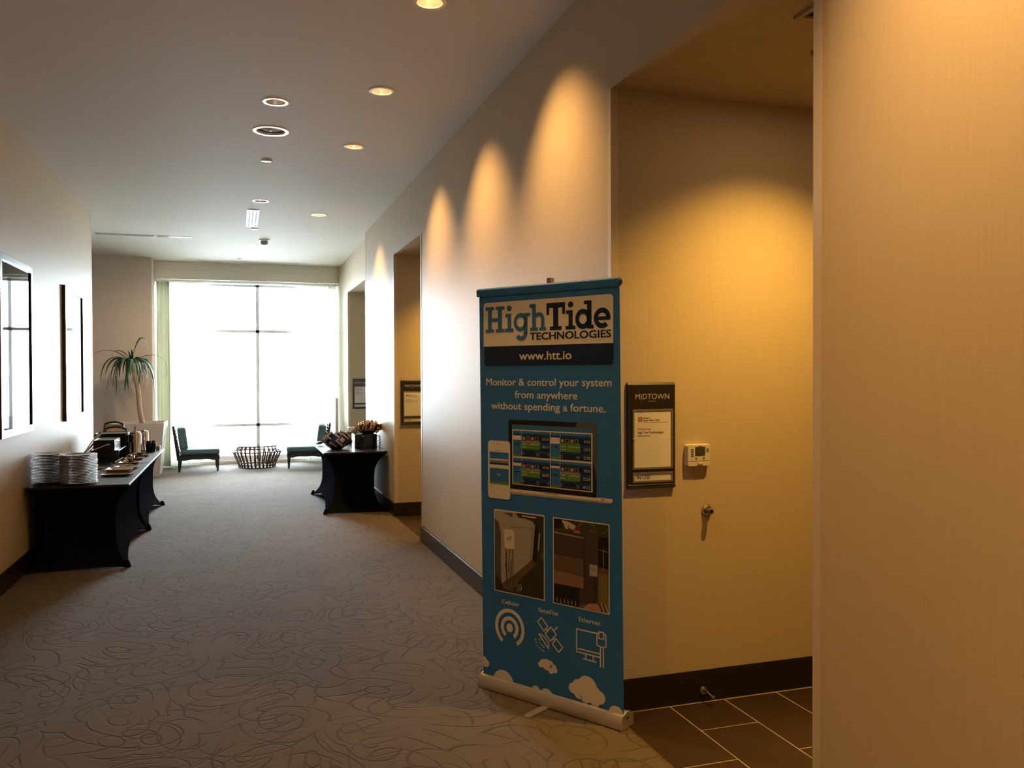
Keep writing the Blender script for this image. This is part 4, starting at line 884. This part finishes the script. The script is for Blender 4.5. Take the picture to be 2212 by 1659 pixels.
# ------------------------------------------------------------------ things on the left buffet
def riser(x, y, z, sx, sy, h, name, label, m_=None, lip=True):
    r = empty(name, (x, y, z), 0, label, 'display riser')
    mb = MB(); mb.box(-sx / 2, sx / 2, -sy / 2, sy / 2, h - 0.012, h); mb.build('top', m_ or M['blackplastic'], r, bevel=0.003)
    MB().box(-sx / 2 + 0.004, sx / 2 - 0.004, -sy / 2 + 0.002, -sy / 2 + 0.012, 0, h - 0.012).build('front_panel', M['blackplastic'], r)
    MB().box(-sx / 2 + 0.004, sx / 2 - 0.004, sy / 2 - 0.012, sy / 2 - 0.002, 0, h - 0.012).build('back_panel', M['blackplastic'], r)
    return r
riser(-1.305, 9.88, TL, 0.27, 0.60, 0.125, 'display_riser', 'lower black open-sided riser under the black food box')
def food_box(x, y, z, sx, sy, h, label):
    r = empty('food_box', (x, y, z), 0, label, 'container'); t = 0.006
    mb = MB(); mb.box(-sx / 2, sx / 2, -sy / 2, -sy / 2 + t, 0, h).box(-sx / 2, sx / 2, sy / 2 - t, sy / 2, 0, h).box(-sx / 2, -sx / 2 + t, -sy / 2 + t, sy / 2 - t, 0, h).box(sx / 2 - t, sx / 2, -sy / 2 + t, sy / 2 - t, 0, h).box(-sx / 2 + t, sx / 2 - t, -sy / 2 + t, sy / 2 - t, 0, t)
    mb.build('tub', M['blackplastic'], r)
    MB().box(-sx / 2 + t, sx / 2 - t, -sy / 2 + t, sy / 2 - t, h - 0.012, h - 0.004).build('lid', M['clear'], r)
    MB().box(sx / 2, sx / 2 + 0.018, -sy * 0.2, sy * 0.2, h - 0.03, h - 0.02).build('handle', M['steel'], r)
    return r
food_box(-1.315, 9.83, TL + 0.1255, 0.20, 0.46, 0.105, 'black food box standing on the lower riser')
riser(-1.34, 10.42, TL, 0.30, 0.34, 0.16, 'display_riser', 'taller black riser behind the black food box')
food_box(-1.34, 10.42, TL + 0.1605, 0.32, 0.32, 0.095, 'wide box with a shiny clear lid, behind the black food box')
def tongs(x, y, z, ang, tilt, label, ln=0.30):
    r = empty('serving_tongs', (x, y, z), 0, label, 'tongs'); r.rotation_euler = (0, -tilt, ang)
    for s in (-1, 1):
        MB().tube([(0, s * 0.002, 0), (ln * 0.3, s * 0.016, 0), (ln * 0.75, s * 0.02, 0.004), (ln, s * 0.014, 0)], [0.005, 0.005, 0.006, 0.010], 6).build('arm', M['steel'], r, smooth=True)
    MB().tube([(-0.012, 0, 0), (0.004, 0, 0)], 0.008, 8).build('hinge', M['blackplastic'], r)
    return r
tongs(-1.50, 9.55, TL + 0.08, R(50), R(35), 'steel tongs propped against the black food box, lower pair', 0.24)
tongs(-1.52, 9.78, TL + 0.10, R(40), R(48), 'dark tongs leaning beside the black food box, upper pair', 0.26)
tongs(-1.42, 9.50, TL + 0.13, R(10), R(20), 'steel tongs nearest the plate stacks', 0.18)
# wire display frame + low dishes behind the front plates
wf = empty('wire_rack', (-1.24, 9.0, TL), 0, 'black wire rack with folding legs behind the front plates', 'rack')
for x in (-0.10, 0.06): MB().tube([(x, -0.10, 0.004), (x + 0.01, -0.02, 0.055), (x + 0.02, 0.10, 0.004)], 0.004, 6).build('leg', M['wire'], wf)
MB().tube([(-0.10, -0.02, 0.056), (0.10, -0.02, 0.056), (0.12, 0.10, 0.060), (-0.08, 0.10, 0.060), (-0.10, -0.02, 0.056)], 0.004, 6).build('top_frame', M['wire'], wf)
MB().tube([(0.10, -0.02, 0.056), (0.16, 0.12, 0.09)], 0.005, 6).build('handle', M['steel'], wf)
def dish_mesh(sx, sy, h=0.018):
    mb = MB(); k = 0.72; o = [(-1, -1), (1, -1), (1, 1), (-1, 1)]
    lv = [(k, 0.0), (1.0, h), (0.97, h), (k * 0.95, 0.004)]
    for s, z in lv: mb.v += [(a * sx / 2 * s, b * sy / 2 * s, z) for a, b in o]
    for j in range(3):
        for q in range(4): a = j * 4 + q; b = j * 4 + (q + 1) % 4; mb.f.append((a, b, b + 4, a + 4)); mb.m.append(0)
    mb.f += [(0, 1, 2, 3), (12, 13, 14, 15)]; mb.m += [0, 0]; return mb
def dish(x, y, z, sx, sy, rz, label, h=0.018):
    o = dish_mesh(sx, sy, h).build('rectangular_dish', M['china'], smooth=False, bevel=0.002); o.location = (x, y, z); o.rotation_euler.z = rz; return tag(o, label, 'dish')
dish(-1.33, 8.62, TL, 0.22, 0.16, 0.05, 'rectangular dish tucked behind the front plate stack')
dish(-1.32, 8.92, TL, 0.20, 0.14, 0.0, 'rectangular dish under the wire rack')
dish(-1.035, 8.40, TL, 0.255, 0.30, -0.06, 'nearest rectangular dish on the table edge, below another'); dish(-1.045, 8.62, TL + 0.019, 0.235, 0.26, -0.02, 'rectangular dish overlapping the nearest one')
spots = [(-1.03, 8.98, 0.22), (-1.055, 9.42, 0.20), (-1.055, 9.86, 0.19), (-1.03, 10.22, 0.19), (-1.15, 10.33, 0.14)]
words_ = ['dish with pale spoons, just beyond the overlapping dishes', 'dish with a steel loop and dark ladle, second beyond the overlapping dishes', 'dish with a dark ladle beside the black food box corner', 'dish with a dark ladle in front of the small plate stack', 'small dish with a dark ladle at the foot of the steel urns']
for k, ((x, y, s), lb) in enumerate(zip(spots, words_)):
    dish(x, y, TL, s, s * 1.05, 0.1 * (k % 3 - 1), 'rectangular ' + lb)
    sp_ = empty('serving_spoon', (x, y, TL + 0.006), R(200 + 35 * k), ['pale spoon lying in the nearest spoon dish', 'dark ladle in the second spoon dish', 'dark ladle in the middle spoon dish', 'dark ladle in the fourth spoon dish', 'dark ladle in the farthest spoon dish'][k], 'spoon')
    mm = M['steel'] if k == 0 else M['blackplastic']
    MB().lathe([(0, 0.004), (0.022, 0.008), (0.036, 0.024), (0.038, 0.024), (0.026, 0.004), (0.0, 0.0)], 18, c=(-0.02, 0, 0.004)).build('bowl', mm, sp_, smooth=True)
    MB().tube([(0.014, 0, 0.026), (0.05, 0.004, 0.034), (0.10, 0.004, 0.022)], 0.0055, 6).build('handle', M['steel'], sp_, smooth=True)
    if k == 1:
        MB().tube([(0.00, -0.03, 0.02), (0.0, -0.025, 0.07), (0.0, 0.0, 0.085), (0.0, 0.03, 0.07), (0, 0.035, 0.02)], 0.006, 8).build('loop_handle', M['steel'], sp_, smooth=True)
def urn(x, y, z, r_, h, label, knob=True):
    r = empty('steel_urn', (x, y, z), R(-80), label, 'coffee urn')
    MB().lathe([(0, 0.0), (r_ * 1.05, 0.0), (r_ * 1.05, 0.012), (r_, 0.016), (r_, h - r_ * 0.6), (r_ * 0.9, h - r_ * 0.25), (r_ * 0.6, h - 0.01), (0, h)], 32).build('body', M['steel'], r, smooth=True)
    MB().tube([(r_ * 0.9, 0.0, h * 0.75), (r_ + 0.03, 0, h * 0.78), (r_ + 0.045, 0, h * 0.5), (r_ + 0.03, 0, h * 0.25), (r_ * 0.9, 0, h * 0.22)], 0.006, 8).build('handle', M['steel'], r, smooth=True) if not knob else None
    if knob: MB().lathe([(0.0, 0.0), (0.010, 0.0), (0.006, 0.015), (0.014, 0.035), (0.009, 0.055), (0.0, 0.065)], 14, c=(0, 0, h - 0.004)).build('finial', M['napkin'], r, smooth=True)
    MB().tube([(-r_ * 0.9, 0, h * 0.62), (-r_ - 0.035, 0, h * 0.66), (-r_ - 0.045, 0, h * 0.8)], [0.012, 0.009, 0.006], 8).build('spout', M['steel'], r, smooth=True)
urn(-1.115, 10.50, TL, 0.064, 0.265, 'domed steel urn standing at the end of the far buffet table')
urn(-1.075, 10.95, TL, 0.058, 0.25, 'second steel urn, half hidden behind the domed one', False)
cd = empty('condiment_caddy', (-0.975, 10.78, TL), 0, 'dark woven caddy holding red and black packets', 'caddy')
MB().lathe([(0, 0), (0.052, 0), (0.06, 0.09), (0.056, 0.09), (0.048, 0.006), (0, 0.006)], 16).build('basket', M['blackplastic'], cd, smooth=True)
for k in range(7):
    a = k * 0.9; o = MB().obox(Matrix.Rotation(0.4 * math.sin(a * 2), 4, 'X') @ Matrix.Rotation(a, 4, 'Z'), 0.020, 0.003, 0.034).build('packet', [M['red'], M['blackplastic'], M['orange_bag']][k % 3] if k < 4 else M['blackplastic'], cd); o.location = (0.032 * math.cos(a), 0.032 * math.sin(a), 0.095)
o = MB().frustum(0, 0, 0, 0.05, 0.022, 0.022, 0.026, 0.026).build('sugar_holder', M['china'], bevel=0.003); o.location = (-0.915, 10.98, TL); tag(o, 'small white sugar holder at the far corner of the buffet', 'holder')

# ------------------------------------------------------------------ things on the snack table
def bowl(x, y, z, r_, h, m_, label, name='serving_bowl'):
    o = MB().lathe([(0, 0), (r_ * 0.45, 0.0), (r_ * 0.5, 0.008), (r_ * 0.80, h * 0.62), (r_, h), (r_ * 0.97, h + 0.002), (r_ * 0.76, h * 0.66), (r_ * 0.42, 0.014), (0, 0.012)], 36).build(name, m_, smooth=True)
    o.location = (x, y, z); return tag(o, label, 'bowl')
bowl(1.115, 10.24, TR, 0.145, 0.062, M['blackplastic'], 'low black bowl of navy chip bags at the front of the snack table')
def bag_mesh(w_, h_, t_):
    mb = MB(); nx, nz = 8, 8
    for side in (-1, 1):
        for j in range(nz + 1):
            for k in range(nx + 1):
                u, v = k / nx * 2 - 1, j / nz * 2 - 1
                th_ = t_ * max(0, (1 - u * u)) ** 0.6 * max(0, (1 - v ** 4)) ** 0.7
                wr = 0.004 * math.sin(9 * u + 5 * v) * (1 - abs(v))
                pin = 1 - 0.06 * (1 - v * v)
                mb.v.append((u * w_ / 2 * pin, side * (th_ / 2 + 0.0004) + wr, v * h_ / 2))
    N_ = (nx + 1) * (nz + 1)
    for sd_ in (0, 1):
        for j in range(nz):
            for k in range(nx):
                a = sd_ * N_ + j * (nx + 1) + k; mb.f.append((a, a + 1, a + nx + 2, a + nx + 1)); mb.m.append(1 if (2 <= j <= 4 and 2 <= k <= 5) else (2 if j in (0, nz - 1) else 0))
    return mb
def bag(x, y, z, e, mats, label, grp, w_=0.13, h_=0.17, t_=0.04):
    o = bag_mesh(w_, h_, t_).build('snack_bag', mats, smooth=True, fix=False); o.location = (x, y, z); o.rotation_euler = e
    o.data.validate(); return tag(o, label, 'snack bag', grp)
random.seed(21)
G1 = 'navy chip bags in the low bowl'
nb = [(1.00, 10.16, 0.815, (R(20), R(-52), R(10)), 'navy and white chip bag hanging over the left rim of the low bowl', 1),
      (1.06, 10.24, 0.835, (R(15), R(-40), R(-15)), 'navy chip bag leaning near the left end of the low bowl, behind the first', 0), (1.09, 10.12, 0.815, (R(-15), R(35), R(8)), 'navy chip bag at the front left of the low bowl', 0),
      (1.14, 10.22, 0.840, (R(-25), R(30), R(0)), 'navy chip bag in the middle of the low bowl', 0), (1.17, 10.12, 0.820, (R(-30), R(42), R(-8)), 'navy chip bag with a tan panel at the front of the low bowl', 2),
      (1.20, 10.28, 0.845, (R(-20), R(20), R(14)), 'navy chip bag with a silvery crimped top standing up in the low bowl', 1), (1.23, 10.17, 0.805, (R(-30), R(62), R(-4)), 'navy chip bag lying over the right rim of the low bowl', 0), (1.10, 10.30, 0.83, (R(20), R(-10), R(30)), 'navy chip bag at the back of the low bowl, mostly hidden', 0)]
for x, y, z, e, lb, t in nb:
    mats = [M['navy_bag'], [M['navy_bag'], M['white_bag'], M['tan_bag']][t], M['white_bag']]
    if 'left rim' in lb: mats = [M['white_bag'], M['navy_bag'], M['white_bag']]
    bag(x, y, z, e, mats, lb, G1, 0.105, 0.135, 0.035)
o = bag(0.975, 10.82, TR + 0.035, (R(70), 0, R(20)), [M['white_bag'], M['red'], M['white_bag']], 'small white packet with a red panel lying on the left edge of the snack table', None, 0.09, 0.10, 0.03)
# black riser, wide bowl and golden snack bags
rs = empty('display_riser', (1.470, 10.32, TR), 0, 'black box riser under the bowl of golden snack bags', 'display riser')
MB().box(-0.145, 0.120, -0.13, 0.13, 0, 0.172).build('box', M['blackplastic'], rs, bevel=0.003)
bowl(1.500, 10.32, TR + 0.1725, 0.160, 0.042, M['blackplastic'], 'wide black bowl of golden snack bags on the riser')
pt = empty('serving_tongs', (1.37, 10.13, TR), 0, 'black tongs leaning on the riser of the snack table', 'tongs'); pt.rotation_euler = (R(-4), R(18), 0)
for s in (-1, 1): MB().tube([(s * 0.012, 0, 0.004), (s * 0.02, 0, 0.08), (s * 0.010, 0, 0.15)], 0.005, 6).build('arm', M['wire'], pt)
MB().tube([(-0.010, 0, 0.150), (0.0, -0.004, 0.162), (0.012, 0, 0.150)], 0.006, 6).build('grip', M['steel'], pt)
wr = empty('wire_stand', (1.585, 10.12, TR), 0, 'black wire stand at the right end of the riser', 'rack')
for x in (-0.028, 0.028): 
    for yy in (-0.03, 0.03): MB().tube([(x, yy, 0), (x, yy, 0.155)], 0.0035, 6).build('post', M['wire'], wr)
for k in range(4): MB().tube([(-0.028, -0.03, 0.01 + 0.035 * k), (0.028, -0.03, 0.045 + 0.035 * k)], 0.0025, 5).build('brace', M['wire'], wr)
MB().tube([(-0.028, -0.03, 0.155), (0.028, -0.03, 0.155), (0.028, 0.03, 0.155), (-0.028, 0.03, 0.155), (-0.028, -0.03, 0.155)], 0.0035, 6).build('top_ring', M['wire'], wr)
G2 = 'golden snack bags in the wide bowl'
for k in range(15):
    row = k // 8; kk = k % 8
    x = 1.395 + kk * 0.031 + row * 0.012; y = 10.26 + row * 0.11; z = TR + 0.1725 + 0.070 + 0.024 * math.sin(kk / 7 * math.pi) + row * 0.012
    mats = [[M['gold_bag'], M['brown_bag'], M['orange_bag']][k % 3], [M['brown_bag'], M['gold_bag'], M['brown_bag']][k % 3], [M['orange_bag'], M['gold_bag'], M['gold_bag']][k % 3]]
    bag(x, y, z, (R(random.uniform(-10, 25)), R(25 + random.uniform(-14, 14)), R(55 + random.uniform(-12, 12))), mats, ('%s gold and brown snack bag from the left, %s row of the wide bowl' % ((['first'] + ORD[1:])[kk], 'front' if row == 0 else 'back')), G2, 0.10, 0.10, 0.026)
bag(1.635, 10.30, TR + 0.235, (R(10), R(58), R(30)), [M['brown_bag'], M['tan_bag'], M['gold_bag']], 'brown snack bag sticking out over the right rim, against the wall', None, 0.07, 0.13, 0.02)
bag(1.350, 10.24, TR + 0.232, (R(10), R(38), R(20)), [M['tan_bag'], M['white_bag'], M['white_bag']], 'pale snack bag at the left rim of the wide bowl', None, 0.07, 0.12, 0.024)
bowl(1.425, 11.00, TR + 0.156, 0.072, 0.052, M['clear'], 'small clear bowl on top of the snack table plates', 'glass_bowl')

# ------------------------------------------------------------------ lounge: slipper chairs, drum table, planter, banquet chairs, post
def slipper_chair(label):
    r = empty('slipper_chair', (0, 0, 0), 0, label, 'chair')           # faces +x, origin at centre of the footprint
    L, Wd = 0.66, 0.62; hx, hy = L / 2, Wd / 2; bm_ = M['blackwood']
    for sy in (-1, 1):
        MB().frustum(hx - 0.03, sy * (hy - 0.03), 0, 0.20, 0.014, 0.018, 0.028, 0.026, -0.004, 0).build('leg', bm_, r)
        MB().frustum(-hx + 0.035, sy * (hy - 0.03), 0, 0.20, 0.016, 0.018, 0.032, 0.026, 0.014, 0).build('leg', bm_, r)
        MB().frustum(-hx + 0.03, sy * (hy - 0.025), 0.20, 0.745, 0.028, 0.020, 0.016, 0.018, -0.085, 0).build('back_post', bm_, r)
        ap = MB(); prof = [(-hx, 0.262), (hx, 0.262), (hx, 0.200), (hx - 0.08, 0.185)] + [(hx - 0.10 - 0.42 * k / 8, 0.185 + 0.018 * math.sin(math.pi * k / 8) + (0.006 * math.sin(3 * math.pi * k / 8))) for k in range(9)] + [(-hx + 0.08, 0.185), (-hx, 0.20)]
        n_ = len(prof); a, b = sy * (hy - 0.012), sy * (hy - 0.035)
        ap.v += [(p[0], a, p[1]) for p in prof] + [(p[0], b, p[1]) for p in prof]; ap.f += [tuple(range(n_)), tuple(range(2 * n_ - 1, n_ - 1, -1))] + [(k, (k + 1) % n_, n_ + (k + 1) % n_, n_ + k) for k in range(n_)]; ap.m += [0] * (n_ + 2)
        ap.build('side_apron', bm_, r)
    MB().box(hx - 0.03, hx - 0.005, -hy + 0.03, hy - 0.03, 0.19, 0.262).box(-hx, -hx + 0.02, -hy + 0.03, hy - 0.03, 0.19, 0.262).build('front_apron', bm_, r)
    MB().box(-hx, hx + 0.01, -hy, hy, 0.262, 0.272).build('seat_deck', bm_, r)
    for k in range(7):
        z = 0.34 + k * 0.056; x = -hx + 0.03 - 0.085 * (z - 0.20) / 0.545
        MB().obox(Matrix.Rotation(R(-35), 4, 'Y'), 0.018, hy - 0.045, 0.006).build('back_slat', bm_, r).location = (x, 0, z)
    MB().obox(Matrix.Rotation(R(-9), 4, 'Y'), 0.014, hy - 0.03, 0.018).build('top_rail', bm_, r).location = (-hx - 0.053, 0, 0.735)
    MB().box(-hx + 0.05, hx + 0.005, -hy + 0.005, hy - 0.005, 0.274, 0.365).build('seat_cushion', M['teal'], r, bevel=0.032, smooth=True)
    c_ = MB().box(-0.065, 0.065, -hy + 0.02, hy - 0.02, 0, 0.365).build('back_cushion', M['teal'], r, bevel=0.036, smooth=True); c_.location = (-hx + 0.112, 0, 0.362); c_.rotation_euler = (0, R(-7), 0)
    for o_ in r.children:
        for md in o_.modifiers:
            if 'cushion' in o_.name: md.segments = 4
    return r
ch = slipper_chair('low teal cushioned slipper chair left of the drum table'); ch.location = (-0.635, 15.10, 0); ch.rotation_euler.z = R(3)
c2 = copy_tree(ch); c2['label'] = 'low teal cushioned slipper chair right of the drum table, behind the snack table'; c2.location = (1.13, 15.04, 0); c2.rotation_euler.z = R(177)
dt = empty('drum_table', (0.312, 15.22, 0), 0, 'round dark slatted drum table before the window', 'table')
def ring(r_, z, a=0.008, name='ring'): 
    mb = MB(); mb.nocap = True; mb.lathe([(r_ - a, z - a), (r_ + a, z - a), (r_ + a, z + a), (r_ - a, z + a), (r_ - a, z - a)], 48); return mb.build(name, M['rattan'], dt)
ring(0.298, 0.009, 0.009); ring(0.30, 0.055, 0.007); ring(0.395, 0.272, 0.010); ring(0.350, 0.325, 0.006); ring(0.338, 0.366, 0.008)
slat0 = None
for k in range(30):
    a = 2 * math.pi * k / 30
    if slat0 is None:
        mb = MB(); pts = [(0.302, 0.012, 0.017), (0.326, 0.10, 0.012), (0.408, 0.275, 0.013), (0.342, 0.368, 0.010)]
        for (rr_, z, hw) in pts: mb.v += [(rr_ - 0.006, -hw, z), (rr_ + 0.006, -hw, z), (rr_ + 0.006, hw, z), (rr_ - 0.006, hw, z)]
        for j in range(3):
            for q_ in range(4): aa = j * 4 + q_; bb_ = j * 4 + (q_ + 1) % 4; mb.f.append((aa, bb_, bb_ + 4, aa + 4)); mb.m.append(0)
        mb.f += [(3, 2, 1, 0), (12, 13, 14, 15)]; mb.m += [0, 0]; slat0 = mb.build('slat', M['rattan'], dt); o = slat0
    else: o = slat0.copy(); C.objects.link(o)
    o.rotation_euler.z = a
MB().lathe([(0, 0.374), (0.352, 0.374), (0.354, 0.378), (0.352, 0.382), (0, 0.382)], 48).build('glass_top', M['glass'], dt, smooth=True)
# planter with dracaena
pp = empty('potted_dracaena', (-1.478, 14.62, 0), 0, 'tall drooping dracaena in a white tapered square planter', 'potted plant')
def planter():
    mb = MB(); h = 0.84; a0, a1, t = 0.30, 0.385, 0.025
    lv = [(a0, 0.0), (a1, h), (a1 - t, h), (a1 - t - 0.01, h - 0.05)]
    for a, z in lv: mb.v += [(-a, -a, z), (a, -a, z), (a, a, z), (-a, a, z)]
    for j in range(3):
        for q_ in range(4): x = j * 4 + q_; y_ = j * 4 + (q_ + 1) % 4; mb.f.append((x, y_, y_ + 4, x + 4)); mb.m.append(0)
    mb.f.append((3, 2, 1, 0)); mb.m.append(0); return mb
planter().build('planter', M['planter'], pp, bevel=0.004)
MB().box(-0.349, 0.349, -0.349, 0.349, 0.76, 0.792).build('soil', M['soil'], pp, kind='stuff')
cz = 1.80; CX = -0.115
MB().tube([(CX + 0.155, 0, 0.79), (CX + 0.125, 0, 0.95), (CX + 0.105, 0, 1.10), (CX + 0.10, 0, 1.25), (CX + 0.085, 0, 1.40), (CX + 0.05, 0, 1.55), (CX + 0.02, 0, 1.70), (CX, 0, cz)], [0.040, 0.037, 0.036, 0.036, 0.036, 0.033, 0.028, 0.022], 12).build('trunk', M['bark'], pp, smooth=True)
MB().tube([(CX + 0.10, 0.02, 1.36), (CX + 0.05, 0.03, 1.28), (CX - 0.08, 0.03, 1.18)], [0.004, 0.003, 0.001], 5).build('dry_twig', M['bark'], pp)
def leaf(P, wd, m_, dy):
    pts = []
    for k in range(13):
        t = k / 12; a, b, c, d = (1 - t) ** 3, 3 * t * (1 - t) ** 2, 3 * t * t * (1 - t), t ** 3
        x = a * P[0][0] + b * P[1][0] + c * P[2][0] + d * P[3][0]; z = a * P[0][1] + b * P[1][1] + c * P[2][1] + d * P[3][1]
        pts.append(Vector((CX + x, dy * (t ** 0.9), cz + z)))
    mb = MB(); 
    side0 = Vector((dy, 0, 0)) if False else None
    for k, p in enumerate(pts):
        d = (pts[min(k + 1, 12)] - pts[max(k - 1, 0)]).normalized(); s = d.cross(Vector((P[3][0], dy, 0)).cross(Vector((0, 0, 1))).normalized() if False else Vector((0, 0, 1)).cross(Vector((P[3][0] + 1e-3, dy, 0))).normalized())
        lat = Vector((0, 0, 1)).cross(Vector((P[3][0] + 1e-3, dy, 0))).normalized(); nrm = lat.cross(d).normalized()
        t = k / 12; w_ = 1.5 * wd * min(1, 0.35 + 2.2 * t) * (1 - t ** 3.5) + 0.0008
        tw = 0.55 * math.sin(3.0 * t + P[3][0] * 9); l2 = lat * math.cos(tw) + nrm * math.sin(tw)
        mb.v += [tuple(p - l2 * w_ / 2), tuple(p - nrm * w_ * 0.16), tuple(p + l2 * w_ / 2)]
    for k in range(12):
        for j in range(2): a = k * 3 + j; mb.f.append((a, a + 1, a + 4, a + 3)); mb.m.append(0)
    o = mb.build('leaf', m_, pp, smooth=True, fix=False); s_ = o.modifiers.new('thick', 'SOLIDIFY'); s_.thickness = 0.0015; return o
random.seed(5)
LV = [((-.25, .17), (-.44, .06), (-.455, -.33), 0.030), ((-.18, .13), (-.36, .06), (-.385, -.22), 0.030), ((-.22, .24), (-.42, .20), (-.55, .13), 0.016), ((.07, .42), (.17, .52), (.235, .18), 0.034),
      ((.16, .15), (.62, .22), (.49, -.27), 0.014), ((.16, .16), (.31, -.02), (.32, -.34), 0.034), ((-.18, .10), (-.32, -.12), (-.335, -.46), 0.034), ((-.16, .12), (-.24, -.15), (-.215, -.57), 0.032),
      ((-.06, .10), (-.10, -.2), (-.055, -.47), 0.040), ((.10, .16), (.20, .02), (.14, -.32), 0.032), ((.12, .14), (.24, -.1), (.20, -.48), 0.034), ((.18, .14), (.36, -.1), (.34, -.50), 0.028),
      ((.06, .12), (.13, -.05), (.10, -.35), 0.034), ((-.10, .13), (-.18, .0), (-.16, -.27), 0.036), ((-.05, .14), (-.13, .0), (-.12, -.2), 0.040), ((-.12, .22), (-.27, .22), (-.28, .08), 0.016),
      ((.02, .10), (.03, .15), (.02, .19), 0.026), ((-.02, .08), (-.02, .13), (-.03, .17), 0.024), ((-.02, .06), (-.09, -.3), (-.09, -.49), 0.028), ((-.12, .08), (-.26, .02), (-.26, -.43), 0.024), ((.10, .06), (.23, .0), (.24, -.40), 0.026)]
for k, (a, b, c, wd) in enumerate(LV): leaf([(0, -0.02 + 0.002 * k), a, b, c], wd, M['leaf2'] if k % 4 == 0 else M['leaf'], random.uniform(-0.22, 0.15))
for k in range(26):
    an = random.uniform(0, 2 * math.pi); rr_ = random.uniform(0.16, 0.34); dx = rr_ * math.cos(an); dy = max(-0.3, min(0.25, rr_ * math.sin(an)))
    leaf([(0, -random.uniform(0, .08)), (dx * 0.5, .13), (dx * 0.95, .03), (dx, -random.uniform(.10, .42))], random.uniform(.018, .034), M['leaf2'] if k % 5 == 0 else M['leaf'], dy)
# banquet chairs behind the buffet
def banquet_chair(label):
    r = empty('banquet_chair', (0, 0, 0), 0, label, 'chair'); fm = M['blackwood']
    for sx in (-1, 1):
        MB().tube([(sx * 0.19, 0.20, 0), (sx * 0.19, 0.19, 0.44), (sx * 0.185, 0.22, 0.62), (sx * 0.175, 0.27, 0.875)], 0.012, 8).build('back_leg', fm, r, smooth=True)
        MB().tube([(sx * 0.20, -0.22, 0), (sx * 0.195, -0.21, 0.43)], 0.012, 8).build('leg', fm, r, smooth=True)
    MB().tube([(-0.178, 0.268, 0.872), (-0.09, 0.275, 0.898), (0, 0.278, 0.905), (0.09, 0.275, 0.898), (0.178, 0.268, 0.872)], 0.014, 8).build('top_rail', fm, r, smooth=True)
    MB().box(-0.20, 0.20, -0.22, 0.19, 0.41, 0.43).build('seat_frame', fm, r)
    MB().box(-0.205, 0.205, -0.225, 0.185, 0.43, 0.485).build('seat', M['tan'], r, bevel=0.018, smooth=True)
    b_ = MB().box(-0.168, 0.168, -0.010, 0.010, 0, 0.30).build('backrest', M['tan'], r, bevel=0.006); b_.location = (0, 0.222, 0.575); b_.rotation_euler = (R(-10), 0, 0)
    return r
bc = banquet_chair('nearer tan backed banquet chair behind the left buffet'); bc.location = (-1.71, 12.12, 0); bc.rotation_euler.z = R(-40)
b2 = copy_tree(bc); b2['label'] = 'farther banquet chair, its orange tan back rising behind the nearer one'; b2.location = (-1.89, 13.35, 0.0)
po = empty('display_post', (1.655, 15.10, 0), 0, 'slim pale grey post standing by the window at right', 'post')
MB().box(-0.026, 0.026, -0.03, 0.03, 0.012, 1.175).build('shaft', M['white'], po, bevel=0.002); MB().box(-0.045, 0.045, -0.07, 0.07, 0, 0.012).build('base_plate', M['vent'], po)
